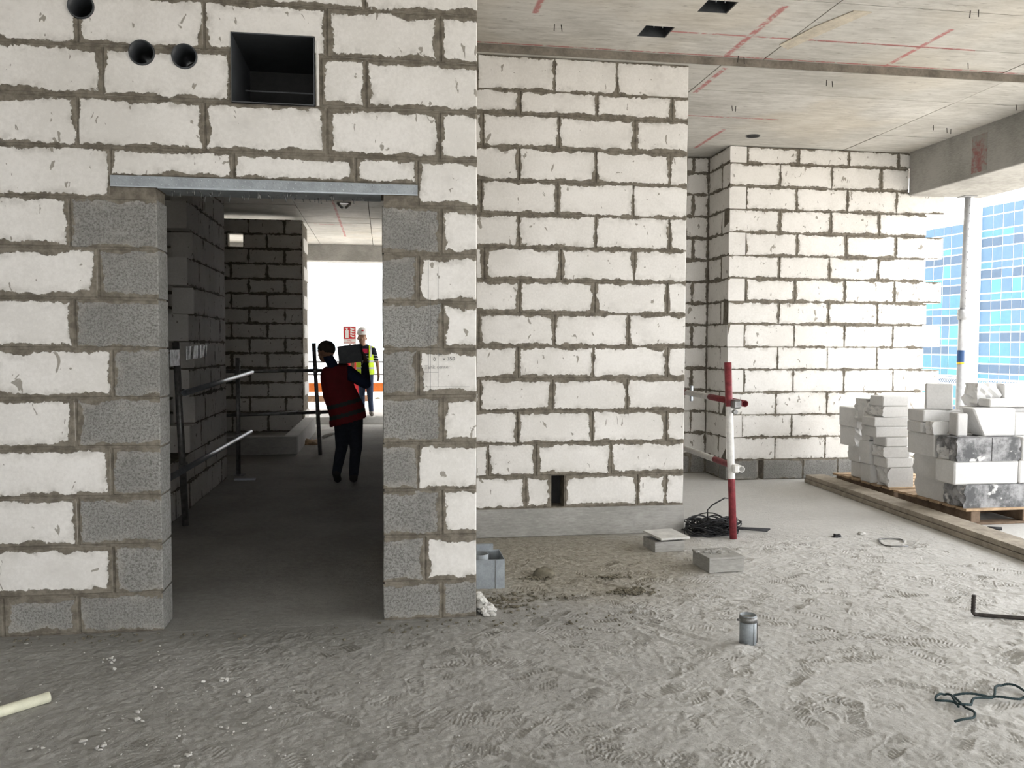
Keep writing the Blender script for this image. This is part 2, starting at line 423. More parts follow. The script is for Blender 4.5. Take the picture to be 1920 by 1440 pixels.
for b in fb:
    if 'hv' in b: del b['hv']
for c, *_ in cutters: bpy.data.objects.remove(c, do_unlink=True)

# pencil lines and notes on one block of the right jamb
def pline(x0, z0, x1, z1, w=.0016):
    bm = bmesh.new(); d = Vector((x1-x0, 0, z1-z0)); n = Vector((-d.z, 0, d.x)).normalized()*w/2
    vs = [bm.verts.new((x0-n.x, 0, z0-n.z)), bm.verts.new((x0+n.x, 0, z0+n.z)), bm.verts.new((x1+n.x, 0, z1+n.z)), bm.verts.new((x1-n.x, 0, z1-n.z))]
    bm.faces.new(vs); o = bm_obj('pencil_line', bm, M_PENCIL, wf); o.location.y = YN-.0065; return o
def q(px, py): p = onY(px, py, YN); return p.x, p.z
for a, b in (((794, 698), (822, 698)), ((807, 560), (807, 735)), ((821.5, 500), (821.5, 725)), ((794, 725), (880, 725)), ((793.5, 698), (793.5, 725)), ((803, 490), (803, 698))):
    pline(*q(*a), *q(*b))
def text(name, body, size, mat, parent, M4, ext=.0004):
    cu = bpy.data.curves.new(name, 'FONT'); cu.body = body; cu.size = size; cu.extrude = ext; cu.resolution_u = 2
    t = bpy.data.objects.new(name, cu); C.objects.link(t)
    me = evaluated(t); bpy.data.objects.remove(t, do_unlink=True)
    me.materials.clear()
    o = link(name, me, mat, parent); o.matrix_local = M4
    return o
def wall_text(body, px, py, size, rot=0, mat=M_PENCIL):
    x, z = q(px, py)
    return text('pencil_note', body, size, mat, wf, Matrix.Translation((x, YN-.0065, z)) @ Matrix.Rotation(math.pi/2, 4, 'X') @ Matrix.Rotation(rot, 4, 'Z'))
M_FAINT = mat_plain('faint_pencil', (.36, .35, .34), .8, .2)
wall_text('0', 812, 677, .030, .0); wall_text('Rc', 823, 668, .022, .6); wall_text('x 350', 830, 676, .030, .0)
wall_text('Tank center', 796, 692, .029, .03, M_FAINT)

# --- middle wall
XM0, XM1 = .42, XatY(1287, 2, YM)
MID_HOLE = (XatY(1034, .34, YM), XatY(1058, .34, YM), .235, .49)
wm = core('wall_middle', XM0, XM1-.003, 0, CZ-.004, YM+REC, YM+TH-REC, [MID_HOLE])
struct(wm, 'white block wall on a raised concrete plinth behind the metal box')
MZ = [3.796, 3.536, 3.351]+[3.091-.26*k for k in range(12)]
MIDJ = [[1040, 1157], [975, 1119, 1260], [905, 1048, 1190], [973, 1117, 1256], [901, 1045, 1187], [972, 1117, 1255], [907, 1051, 1189], [974, 1115, 1251],
        [897, 1039, 1178], [971, 1112, 1251], [899, 1035, 1175], [970, 1110, 1248], [915, 1005, 1145], [985, 1034, 1058, 1195, 1248]]
for k, joints in enumerate(MIDJ):
    zt, zb = MZ[k], MZ[k+1]; xs = [XatY(j, (zt+zb)/2, YM) for j in joints]
    if xs[0]-XM0 > .7: xs.insert(0, xs[0]-.61)
    xs = [XM0]+xs+[XM1]
    for i in range(len(xs)-1):
        if k == 13 and abs(xs[i]-MID_HOLE[0]) < .01: continue
        brick(wm, xs[i], xs[i+1], zb, zt, YM, TH, M_WHITE, random.uniform(.013, .018) if k else .007, free=(0, 1 if i == len(xs)-2 else 0))
pl = box('plinth', XM0, XM1+.004, YM-.006, YM+TH, 0, .226, M_CONC, wm, .004)
box('hole_back', MID_HOLE[0], MID_HOLE[1], YM+.17, YM+.185, MID_HOLE[2], MID_HOLE[3], M_DARK, wm)

# --- far wall, its return and the alcove wall behind
XF0 = 3.862; YR = 9.70
FZ = [3.797]+[3.610-.26*k for k in range(14)]+[0.0]
FARJ = [([1401, 1498, 1592, 1685], 1708), ([1463, 1560, 1652], 1706), ([1399, 1494, 1589, 1681], 1772), ([1462, 1558, 1648], 1738), ([1398, 1494, 1586, 1680], 1769), ([1461, 1555, 1647], 1736),
        ([1398, 1490, 1584, 1677], 1766), ([1460, 1553, 1645], 1738), ([1394, 1489, 1583, 1674], 1763), ([1458, 1551, 1644], 1732), ([1395, 1487, 1582, 1674], 1761), ([1455, 1550, 1641], 1735),
        ([1391, 1484, 1577, 1668], 1758), ([1453, 1547, 1640], 1732), ([1422, 1431, 1505, 1570, 1665], 1755)]
XFE = XatY(1734, 2, YF)
wfar = core('wall_far', XF0+.006, XFE-.02, 0, CZ-.004, YF+REC, YF+TH-REC, [(XatY(1422, .12, YF), XatY(1431, .12, YF), .0, .225), (6.06, 9, 3.18, 4)])
struct(wfar, 'white block wall with a toothed unfinished end beside the steel prop')
wret = core('wall_return', YF+.21, YR-.002, 0, CZ-.004, XF0+REC, XF0+TH-REC, axis='y')
struct(wret, 'short shaded block return between the alcove and the toothed wall')
walc = core('wall_alcove', .42, XF0+.1, 0, CZ-.004, YR+REC, YR+TH)
struct(walc, 'shaded block wall at the back of the alcove')
for k, (joints, end) in enumerate(FARJ):
    zt, zb = FZ[k], FZ[k+1]; zm = (zt+zb)/2; m = M_GREY if k == 14 else M_WHITE
    xs = [XatY(j, zm, YF) for j in joints]+[XatY(end, zm, YF)]
    thr = (.014 if k < 8 else .005)
    if k % 2 == 0 and k < 14:        # the bonded corner: a return block shows its end
        b = brick(wret, YF, YR, zb, zt, XF0, TH, m, thr, '-y', proud=0, free=(0, 1))
        a = xs[0]
    else:
        a = XF0; xs.insert(0, None); brick(wret, YF+TH, YR, zb, zt, XF0, TH, m, thr, '-y')
        xs = xs[1:]
        brick(wfar, a, xs[0], zb, zt, YF, TH, m, thr, proud=0, free=(1, 0)); a = xs[0]
        xs = [a]+xs[1:]
    if xs[0] != a: xs.insert(0, a)
    for i in range(len(xs)-1):
        if k == 14 and abs(xs[i]-XatY(1422, zm, YF)) < .02: continue
        brick(wfar, xs[i], xs[i+1], zb, zt, YF, TH, m, random.uniform(thr-.003, thr+.003), free=(0, 1 if i == len(xs)-2 else 0))
    a = XF0-.005-(.30 if k % 2 else .0)
    first = True
    while a > .9:
        b = max(a-(.61 if (not first or k % 2) else .19), .8)
        brick(walc, b, a, zb, zt, YR, TH, m, thr+.003); a = b; first = False
    if k % 2: brick(walc, XF0-.305, XF0-.005, zb, zt, YR, TH, m, thr+.003)

# --- corridor behind the doorway
wcr = core('wall_corridor', YN+TH, 16.0, 0, CZ, .20, .40, axis='y'); struct(wcr, 'plain block side wall closing the dark corridor behind the doorway')
ws = core('wall_side', 8.42, 9.99, 0, CZ-.01, -2.0+REC, -1.8-REC, axis='y'); struct(ws, 'dark stepped block wall seen on one side through the doorway')
for k in range(15):
    z0, z1 = k*.26, min((k+1)*.26, CZ-.012)
    a0 = 5.6 if k < 2 else (8.40 if k % 2 else 8.16); m = M_WHITE
    js = [a0]; j = 10.0-(.61 if k % 2 else .31)
    tail = []
    while j > a0+.12: tail.insert(0, j); j -= .52
    js += tail+[10.0]
    for i in range(len(js)-1): brick(ws, js[i], js[i+1], z0, z1, -1.8, TH, m, .004, 'y', free=(1 if i == 0 else 0, 1 if i == len(js)-2 else 0))
core_low = core('mortar_core', 5.62, 8.4, 0, .515, -2.0+REC, -1.8-REC, axis='y'); core_low.parent = ws

YB = 15.25; XB1 = -1.42
WIN = (-2.69, -2.43, 3.24, 3.47)
wb = core('wall_rear', -4.4, XB1-.004, 0, 3.72, YB+REC, YB+TH-REC, [WIN]); struct(wb, 'dark block wall with a small square opening at the end of the corridor')
bz = [3.73-.26*k for k in range(15)]; bz[-1] = 0
for k in range(14):
    zt, zb = bz[k], max(bz[k+1], 0)
    a = XB1-(.0 if k % 2 else .31); xs = [XB1] if k % 2 else [XB1, a]
    while xs[-1]-.61 > -4.4: xs.append(xs[-1]-.61)
    for i in range(len(xs)-1):
        x1, x0 = xs[i], xs[i+1]
        if zt > WIN[2]+.02 and zb < WIN[3]-.02 and x0 < WIN[1] and x1 > WIN[0]:
            if WIN[0]-x0 > .03: brick(wb, x0, WIN[0], zb, zt, YB, TH, M_WHITE, .012)
            if x1-WIN[1] > .03: brick(wb, WIN[1], x1, zb, zt, YB, TH, M_WHITE, .012)
            continue
        brick(wb, x0, x1, zb, zt, YB, TH, M_WHITE, .013)
wr2 = core('wall_stub', YB+TH, 16.2, 0, 3.70, XB1-TH+REC, XB1-REC, axis='y'); struct(wr2, 'narrow stack bonded block end beside the bright terrace')
for k in range(14):
    zt, zb = bz[k], max(bz[k+1], 0)
    brick(wr2, YB+TH+.002, 16.3 if k % 2 else 16.05, zb, zt, XB1+(.0 if k % 2 else -.02), TH, M_WHITE, .002, 'y')
wl_ = box('wall_left', -4.6, -4.4, -6, 19.4, 0, CZ, M_CONC); struct(wl_, 'raw concrete wall closing the room outside the picture')

wbk = core('wall_light_shaper', -4.4, 7.0, 0, CZN, -6.2, -6.0, [(-4.1, 1.9, .75, 3.62), (5.0, 6.7, .75, 3.62)], mat=M_CONC_L); struct(wbk, 'unseen pale wall behind the viewpoint, its openings shaped to steer the light')  # unseen wall added behind the camera; openings set to steer the light
# --- beams
def beam(name, x0, x1, y0, y1, z0, z1, label):
    return struct(box(name, x0, x1, y0, y1, z0, z1, M_CONC, None, .008), label, 'beam')
bm_r = beam('trim_1', 6.06, 7.0, -6.2, YF-.004, 3.30, CZ+.05, 'deep concrete edge beam with a red painted mark')
bm_r2 = beam('trim_2', -4.4, 4.0, 19.42, 19.8, 3.43, CZ+.05, 'concrete edge beam above the bright terrace beyond the corridor')
# red patch painted on the beam's inner face
M_REDPATCH = None
def mat_patch():
    t = NT('red_chalk_patch', .9, .2); p = t.pos()
    return t.color(t.mix(t.mr(t.noise(p, 9, 5, .7), .46, .66), (.32, .31, .285), (.30, .14, .135)))
M_REDPATCH = mat_patch()
pa, pb = onX(1822, 285, 6.055), onX(1850, 285, 6.055)
box('paint_patch', 6.0565, 6.0605, pb.y, pa.y, 3.34, 3.72, M_REDPATCH, bm_r)

# --- ceiling: a slab with separately formed panels
HOLES = [(1.885, 2.105, 5.99, 6.215), (2.16, 2.375, 5.49, 5.70)]
step = box('ceiling_step', -4.4, 7.0, 6.546, 6.5515, CZ, CZN-.001, mat_plain('brown_step', (.20, .18, .15), .9, .35, 6), None); struct(step, 'narrow dark brown step where the ceiling level drops', 'ceiling')  # thin strip coloured darker and browner than the ceiling panels
ceil = box('ceiling', -4.6, 7.0, -6.2, 20.4, 4.06, 4.2, M_CEIL); struct(ceil, 'formed concrete ceiling with red chalk lines and panel seams', 'ceiling')
def panel(x0, x1, y0, y1, z0, holes=(), g=.0055):
    bm = bmesh.new(); xs = sorted({x0+g, x1-g, *[h[i] for h in holes for i in (0, 1)]}); ys = sorted({y0+g, y1-g, *[h[i] for h in holes for i in (2, 3)]})
    cells_xy(bm, xs, ys, z0, 4.062, holes); return bm_obj('ceiling_panel', bm, M_CEIL, ceil)
def cells_xy(bm, xs, ys, z0, z1, holes):
    for i in range(len(xs)-1):
        for k in range(len(ys)-1):
            cx, cy = (xs[i]+xs[i+1])/2, (ys[k]+ys[k+1])/2
            if any(h[0] < cx < h[1] and h[2] < cy < h[3] for h in holes): continue
            bbox(bm, xs[i], xs[i+1], ys[k], ys[k+1], z0, z1)
    bmesh.ops.remove_doubles(bm, verts=bm.verts, dist=1e-5)
    seen = {}
    for f in bm.faces[:]: seen.setdefault(tuple(round(c, 4) for c in f.calc_center_median()), []).append(f)
    bmesh.ops.delete(bm, geom=[f for fs in seen.values() if len(fs) > 1 for f in fs], context='FACES')
xsn = [-4.6, -2.0, .6, 3.05, 5.2, 7.0]; ysn = [-6.2, -3.6, -1.2, 1.2, 3.4, 4.7, 5.40, 6.08, 6.552]
for i in range(5):
    for k in range(8):
        x0, x1, y0, y1 = xsn[i], xsn[i+1], ysn[k], ysn[k+1]
        hs = [h for h in HOLES if h[0] < x1 and h[1] > x0 and h[2] < y1 and h[3] > y0]
        hs = [(max(h[0], x0), min(h[1], x1), max(h[2], y0), min(h[3], y1)) for h in hs]
        panel(x0, x1, y0, y1, CZN+random.uniform(-.002, .002), hs)
xsf = [-4.6, -1.42, .3, 2.69, 5.24, 7.0]; ysf = [6.552, 7.18, 8.40, 9.8]
for i in range(5):
    for k in range(3):
        panel(xsf[i], xsf[i+1], ysf[k], ysf[k+1], CZ+random.uniform(-.002, .002))
yc = [9.8, 11.2, 12.6, 13.5, 14.1, 14.7, 15.35, 16.0, 16.6, 17.3, 18.1, 19.42, 20.4]
for i, (x0, x1) in enumerate(((-4.6, -1.42), (-1.42, -.25), (-.25, 1.6), (1.6, 4.2), (4.2, 7.0))):
    for k in range(len(yc)-1): panel(x0, x1, yc[k], yc[k+1], CZ+random.uniform(-.003, .003))
for h in HOLES:
    box('hole_lining', h[0]-.004, h[1]+.004, h[2]-.004, h[3]+.004, 4.04, 4.06, M_DARK, ceil)
    for (a, b, c, d) in ((h[0], h[0]+.006, h[2], h[3]), (h[1]-.006, h[1], h[2], h[3]), (h[0], h[1], h[2], h[2]+.006), (h[0], h[1], h[3]-.006, h[3])):
        box('hole_lining', a, b, c, d, CZN+.004, 4.05, M_BLACK, ceil)
    for f in (.35, .65): tube('tie_wire', [(h[0]+(h[1]-h[0])*f, h[2]+.05, 3.98), (h[0]+(h[1]-h[0])*f, h[2]+.05, 3.87)], .003, M_GALV, ceil, 5)
# round sleeve in the ceiling near the far wall
p = onZ(1412, 255, CZ)
pipe('ceiling_sleeve', (p.x, p.y, CZ-.006), (p.x, p.y, CZ+.01), .075, M_BLACK, ceil, .008)
bm = bmesh.new(); tube_bm(bm, [(p.x, p.y, CZ-.003), (p.x, p.y, CZ+.01)], .07, 18); bm_obj('sleeve_void', bm, M_DARK, ceil)
# short tie wires left in the soffit
for px, py, z in ((1385, 105, CZN), (1395, 108, CZN), (1820, 20, CZN), (1835, 18, CZN), (1550, 150, CZ), (1560, 152, CZ), (1372, 198, CZ), (1380, 199, CZ), (1750, 235, CZ), (1775, 240, CZ), (1783, 242, CZ), (1905, 197, CZ), (1815, 118, CZN), (1040, 45, CZN), (1052, 46, CZN)):
    p = onZ(px, py, z)
    tube('tie_wire', [(p.x, p.y, z+.01), (p.x+random.uniform(-.01, .01), p.y, z-.05)], .0035, M_RUST, ceil, 5)
# patched strip crossing a seam
bm = bmesh.new(); a, b = onZ(1495, 78, CZN), onZ(1560, 20, CZN)
pts = [(3.02, 6.2), (3.13, 6.28), (3.2, 6.0), (3.32, 5.62), (3.36, 5.5), (3.22, 5.5), (3.1, 5.8)]
vs = [bm.verts.new((x, y, CZN-.006)) for x, y in pts]; f = bm.faces.new(vs); r = bmesh.ops.extrude_face_region(bm, geom=[f])
bmesh.ops.translate(bm, verts=[v for v in r['geom'] if isinstance(v, bmesh.types.BMVert)], vec=(0, 0, .008))
bm_obj('mortar_patch', bm, mat_plain('tan_patch', (.54, .49, .40), .9, .2), ceil)

# --- floor: a relief of dust, treads and drag marks in front, plain slabs around it
def vnoise(shape, cell, seed):
    r = np.random.default_rng(seed); ny, nx = shape
    gy, gx = int(ny/cell)+3, int(nx/cell)+3; g = r.random((gy, gx))
    y = np.arange(ny)/cell; x = np.arange(nx)/cell; iy = y.astype(int); ix = x.astype(int)
    fy = y-iy; fx = x-ix; fy = (fy*fy*(3-2*fy))[:, None]; fx = (fx*fx*(3-2*fx))[None, :]
    a = g[np.ix_(iy, ix)]; b = g[np.ix_(iy, ix+1)]; c = g[np.ix_(iy+1, ix)]; d = g[np.ix_(iy+1, ix+1)]
    return (a*(1-fx)+b*fx)*(1-fy)+(c*(1-fx)+d*fx)*fy-.5
FX0, FX1, FY0, FY1, DS = -2.2, 4.5, 2.5, 6.9, .0058
nx, ny = int((FX1-FX0)/DS)+1, int((FY1-FY0)/DS)+1
hgt = .009*vnoise((ny, nx), 80, 1)+.0055*vnoise((ny, nx), 28, 2)+.0045*vnoise((ny, nx), 9, 3)+.004*vnoise((ny, nx), 4, 4)+.002*vnoise((ny, nx), 2, 5)
gx = FX0+np.arange(nx)*DS; gy = FY0+np.arange(ny)*DS
def stamp(cx, cy, ang, Lh, Wh, kind, depth):
    i0, i1 = max(0, int((cx-.2-FX0)/DS)), min(nx, int((cx+.2-FX0)/DS)); j0, j1 = max(0, int((cy-.2-FY0)/DS)), min(ny, int((cy+.2-FY0)/DS))
    if i1-i0 < 4 or j1-j0 < 4: return
    X, Y = np.meshgrid(gx[i0:i1]-cx, gy[j0:j1]-cy)
    u = X*math.cos(ang)+Y*math.sin(ang); v = -X*math.sin(ang)+Y*math.cos(ang)
    w = Wh*(1-.22*np.cos(u/Lh*3.0+.4)); r = (np.abs(u)/Lh)**2.6+(np.abs(v)/w)**2.6
    ins = np.clip((1.0-r)*4, 0, 1); rim = np.exp(-((r-1.25)/.28)**2)
    if kind == 0: pat = np.sin(u*2*math.pi/.020)
    elif kind == 1: pat = np.sin((u+np.abs(v)*.6)*2*math.pi/.022)
    elif kind == 2: pat = np.sin(u*2*math.pi/.021)*np.sin(v*2*math.pi/.021)*1.4
    else: pat = np.sin(np.hypot(u-.05, v)*2*math.pi/.020)
    fade = np.clip(vnoise(u.shape, 9, int(rng.integers(1e6)))*3.5+.6, 0, 1)
    hgt[j0:j1, i0:i1] += fade*depth*(-ins*(.35-.65*pat)+.45*rim)
for i in range(760):
    x = rng.uniform(-.9, 4.3); y = 2.4+rng.random()**1.2*4.2
    if x < .2 and rng.random() < .55: continue
    a = rng.choice([rng.normal(2.2, .5), rng.normal(.7, .6), rng.uniform(0, 3.14)])
    stamp(x, y, a, rng.uniform(.11, .15), rng.uniform(.038, .052), int(rng.integers(4)), rng.uniform(.0025, .0060))
X, Y = np.meshgrid(gx, gy)
for i in range(26):      # drag marks
    x, y = rng.uniform(-.5, 4.2), rng.uniform(2.6, 5.4); a = rng.normal(-.65, .3); L = rng.uniform(.12, .35)
    u = (X-x)*math.cos(a)+(Y-y)*math.sin(a); v = -(X-x)*math.sin(a)+(Y-y)*math.cos(a)
    m = np.clip((L-np.abs(u))*14, 0, 1); hgt += .006*m*(-np.exp(-(v/.014)**2)+.8*np.exp(-((v-.032)/.013)**2))
sm = onZ(1378, 1216); hgt += .022*np.exp(-(((X-sm.x)/.075)**2+((Y-sm.y)/.055)**2))*(1+.5*vnoise(hgt.shape, 9, 77))
sm = (.72, 4.88); hgt += .009*np.exp(-(((X-sm[0])/.17)**2+((Y-sm[1])/.15)**2))*(1+1.4*vnoise(hgt.shape, 7, 78))
ed = np.minimum(np.minimum(X-FX0, FX1-X), np.minimum(Y-FY0, FY1-Y)); hgt *= np.clip(ed/.15, 0, 1)*np.clip((FY1-Y)/.9, 0, 1)
nearwall = np.clip(np.abs(Y-(YN-.0))*6-.1, .15, 1)*np.ones_like(X); hgt *= np.where(X < .7, nearwall, 1)
hgt -= .002
hgt *= np.where((Y > YN-.02) & (X < .53), .25, 1)
nv = nx*ny; co = np.empty((nv+0, 3)); co[:, 0] = X.ravel(); co[:, 1] = Y.ravel(); co[:, 2] = hgt.ravel()
idx = np.arange(nv).reshape(ny, nx); quads = np.stack([idx[:-1, :-1], idx[:-1, 1:], idx[1:, 1:], idx[1:, :-1]], -1).reshape(-1, 4)
extra = []; eq = []
def slabq(x0, x1, y0, y1, z=-.002):
    b = nv+len(extra); extra.extend([(x0, y0, z), (x1, y0, z), (x1, y1, z), (x0, y1, z)]); eq.append((b, b+1, b+2, b+3))
slabq(-4.6, FX0, -6.2, 20); slabq(FX1, 8.1, -6.2, 12.0); slabq(FX0, FX1, -6.2, FY0); slabq(FX0, FX1, FY1, 12.0); slabq(FX0, FX1, 12.0, 20)
b = nv+len(extra)
extra += [(-4.6, -6.2, -.3), (8.1, -6.2, -.3), (8.1, 20, -.3), (-4.6, 20, -.3), (-4.6, -6.2, -.002), (8.1, -6.2, -.002), (8.1, 12, -.002), (8.1, 12, -.3)]
eq += [(b, b+3, b+2, b+1), (b, b+1, b+5, b+4), (b+1, b+7, b+6, b+5)]
co = np.vstack([co, np.array(extra)]); quads = np.vstack([quads, np.array(eq)])
me = bpy.data.meshes.new('floor'); me.vertices.add(len(co)); me.vertices.foreach_set('co', co.astype(np.float32).ravel())
me.loops.add(quads.size); me.loops.foreach_set('vertex_index', quads.astype(np.int32).ravel())
me.polygons.add(len(quads)); me.polygons.foreach_set('loop_start', np.arange(0, quads.size, 4, dtype=np.int32))
me.polygons.foreach_set('use_smooth', np.ones(len(quads), dtype=bool))
me.update(calc_edges=True); me.validate()
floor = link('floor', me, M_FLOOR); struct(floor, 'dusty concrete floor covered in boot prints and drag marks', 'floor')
terr = box('floor_terrace', -4.4, 4.2, 16.65, 27.0, -.3, .13, M_CONC_L, None, .01); struct(terr, 'bright raised terrace slab beyond the corridor', 'floor')

#@@OBJECTS@@
# ================================================================== things fixed to the walls
def thing(name, label, cat, loc=(0, 0, 0), rz=0, group=None):
    return tag(empty(name, loc, rz), label, cat, group)

# steel lintel over the doorway
lt = thing('door_lintel', 'perforated galvanised steel lintel across the top of the doorway', 'lintel', (0, 0, 0))
lx0, lx1 = XatY(208, 2.38, YN), XatY(783, 2.38, YN)
box('flange', lx0, lx1, YN-.014, YN-.010, HEAD+.002, HEAD+.057, M_GALV_D, lt)
box('soffit_plate', DOOR[0]+.002, DOOR[1]-.002, YN-.014, YN+TH, HEAD-.004, HEAD+.001, M_GALV_D, lt)
box('lower_lip', lx0, lx1, YN-.016, YN-.004, HEAD, HEAD+.004, M_GALV, lt)
bm = bmesh.new()
for i in range(42):
    x = lx0+.03+(lx1-lx0-.06)*i/41
    for z in (HEAD+.016, HEAD+.044):
        mt = Matrix.Translation((x+(.012 if z > HEAD+.03 else 0), YN-.014, z)) @ Matrix.Diagonal((1, .5, 1, 1))
        bmesh.ops.create_icosphere(bm, subdivisions=1, radius=.004, matrix=mt)
tag(bm_obj('punched_dimples', bm, M_GALV, lt), kind='stuff')
bm = bmesh.new()
for i in range(60):
    x = random.uniform(DOOR[0]+.05, DOOR[1]-.05); y = random.uniform(YN, YN+.18); L = random.uniform(.008, .035)
    tube_bm(bm, [(x, y, HEAD-.003), (x+random.uniform(-.004, .004), y, HEAD-.004-L)], .003, 5)
tag(bm_obj('mortar_drips', bm, M_STEEL, lt), kind='stuff')

# duct sleeve
ds = thing('duct_sleeve', 'black sheet metal duct lining the square opening above the doorway', 'duct', (0, 0, 0))
g = .004; dz = .62
box('side_plate', DUCT[0]+.002, DUCT[0]+.006, YN-.008, YN+dz, DUCT[2]+g, DUCT[3]-g, M_BLACK, ds)
box('side_plate', DUCT[1]-.008, DUCT[1]-.003, YN-.008, YN+dz, DUCT[2]+g, DUCT[3]-g, M_BLACK, ds)
box('bottom_plate', DUCT[0]+.004, DUCT[1]-.004, YN-.008, YN+dz, DUCT[2]+.003, DUCT[2]+.008, M_BLACK, ds)
box('top_plate', DUCT[0]+.004, DUCT[1]-.004, YN-.008, YN+dz, DUCT[3]-.009, DUCT[3]-.003, M_BLACK, ds)
box('end_plate', DUCT[0]+.004, DUCT[1]-.004, YN+dz-.004, YN+dz, DUCT[2]+.006, DUCT[3]-.006, M_DARK, ds)
box('stiffener', DUCT[0]+.01, DUCT[1]-.01, YN+.40, YN+.404, 2.985, 2.993, M_BLACK, ds)
for p, lab in zip(PIPES, ('short black pipe sleeve through the top course of the white wall, apart from the pair', 'black pipe sleeve of the pair, farther from the square duct', 'black pipe sleeve of the pair, next to the square duct')):
    t = thing('pipe_sleeve', lab, 'pipe', (p.x, YN, p.z), 0, 'pipe sleeves above the doorway')
    pipe('tube', (0, -.012, 0), (0, .30, 0), PR-.002, M_BLACK, t, .005, 28)
    bm = bmesh.new(); tube_bm(bm, [(0, .27, 0), (0, .275, 0)], PR-.008, 20); bm_obj('inner_plug', bm, M_DARK, t)

# ================================================================== scaffold guard rails
def coupler(p, parent, r=.034, mat=None):
    bm = bmesh.new(); mat = mat or M_STEEL
    tube_bm(bm, [Vector(p)+Vector((0, 0, -.03)), Vector(p)+Vector((0, 0, .03))], r, 12)
    bbox(bm, p[0]-.012, p[0]+.012, p[1]-.075, p[1]-.02, p[2]-.012, p[2]+.012)
    bbox(bm, p[0]-.03, p[0]+.03, p[1]-.05, p[1]-.035, p[2]-.02, p[2]+.02)
    return bm_obj('coupler', bm, mat, parent)
gr = thing('guard_rail', 'dark scaffold tube guard rail along the stepped wall inside the doorway', 'guard rail')
pA, pB = Vector((-1.672, 7.39, 0)), Vector((-1.705, 10.2, 0))
pipe('post', pA, (-1.71, 7.30, 1.55), .028, M_STEEL, gr)
pipe('post', pB, (-1.70, 10.2, 1.38), .026, M_STEEL, gr)
pipe('top_rail', (-1.625, 7.20, 1.135), (-1.645, 10.9, 1.19), .025, M_GALV, gr)
pipe('lower_rail', (-1.615, 6.2, .525), (-1.645, 10.75, .455), .025, M_GALV, gr)
for p in ((-1.69, 7.35, 1.13), (-1.70, 10.2, 1.18), (-1.68, 7.38, .51), (-1.70, 10.2, .465)): coupler(p, gr)
box('base_plate', pB.x-.07, pB.x+.07, pB.y-.07, pB.y+.07, 0, .008, M_STEEL, gr)
v = []; n = 16
for i in range(n+1):
    y = 7.42+.88*i/n
    for z in (1.40, 1.515): v.append((-1.664+random.uniform(-.009, .009), y, z+.018*i/n))
fs = [(2*i, 2*i+2, 2*i+3, 2*i+1) for i in range(n)]
fo = pd_obj('foil_strip', v, fs, M_FOIL, gr); fo.modifiers.new('thickness', 'SOLIDIFY').thickness = .002
box('foil_strip', -1.676, -1.672, 6.95, 7.26, 1.36, 1.49, M_FOIL, gr)

gr2 = thing('guard_rail', 'scaffold tube barrier with one leaning post beside the low kerb tray', 'guard rail')
pipe('post', (-.893, 11.95, 0), (-.972, 11.95, 1.56), .027, M_STEEL, gr2)
pipe('top_rail', (-2.75, 12.0, 1.16), (-.80, 12.0, 1.18), .024, M_STEEL, gr2)
pipe('lower_rail', (-2.75, 12.0, .545), (-.78, 12.0, .595), .024, M_STEEL, gr2)
for p in ((-.953, 11.99, 1.175), (-.92, 11.99, .59)): coupler(p, gr2)
pipe('post', (-2.7, 11.96, .0), (-2.7, 11.96, 1.5), .026, M_STEEL, gr2)

# red and white barrier at the end of the middle wall
rb = thing('barrier_post', 'red and white striped scaffold tube barrier beside the wire coil', 'guard rail')
tp, bt = Vector((2.683, 6.30, 1.408)), Vector((2.752, 6.30, 0))
def frac(py): return 1-(onY(1370, py, 6.3).z/1.408)
pipe('post', tp, bt, .0285, [M_REDP, M_WHITEP], rb, bands=[(frac(762), frac(897), 1)])
e1 = onY(1397, 757, 6.26); f1 = onZ(1283, 735, 1.09); e1.z = 1.083
e2 = onY(1391, 881, 6.26); f2 = onZ(1283, 840, .565); e2.z = .562
pipe('top_rail', e1, e1+(f1-e1)*1.25, .027, [M_REDP, M_WHITEP], rb, bands=[(.42, .75, 1)])
pipe('lower_rail', e2, e2+(f2-e2)*1.25, .026, [M_WHITEP, M_REDP], rb, bands=[(.10, .34, 1)])
box('coupler', 2.70, 2.77, 6.215, 6.335, 1.045, 1.115, M_STEEL, rb, .012)
tube('coupler_bolt', [(2.72, 6.255, 1.02), (2.72, 6.215, 1.02)], .018, M_STEEL, rb, 8)
box('coupler', 2.715, 2.765, 6.225, 6.335, .535, .60, M_WHITEP, rb, .012)
w = e1+(f1-e1)*.86
box('swivel_clamp', w.x-.012, w.x+.012, w.y-.02, w.y+.02, w.z-.075, w.z+.075, M_GALV, rb, .006)

# ================================================================== wire coil
wc = thing('wire_coil', 'tangled coil of thin black wire against the plinth corner', 'wire', (2.66, 6.52, 0))
for i in range(36):
    a = random.uniform(.11, .23); b = random.uniform(.07, .15); zc = random.uniform(.02, .10); tl = random.uniform(-.5, .5); cx, cyy = random.uniform(-.07, .09), random.uniform(-.05, .06)
    pts = []; ph = random.uniform(0, 6.28); rz = random.uniform(-.5, .5)
    for k in range(27):
        t = ph+2*math.pi*k/26*random.choice((1, 1))
        x, y = a*math.cos(t), b*math.sin(t); z = max(.006, zc+tl*y*.9+.02*math.sin(3*t+i))
        pts.append((cx+x*math.cos(rz)-y*math.sin(rz), cyy+x*math.sin(rz)+y*math.cos(rz), z))
    tube('wire_loop', pts, .0052, M_WIRE, wc, 5, True)
tube('handle_hoop', [(-.05, -.04, .05), (-.06, -.05, .20), (-.02, -.05, .24), (.10, -.02, .29), (.15, 0, .28), (.15, 0, .05)], .006, M_WIRE, wc, 6)
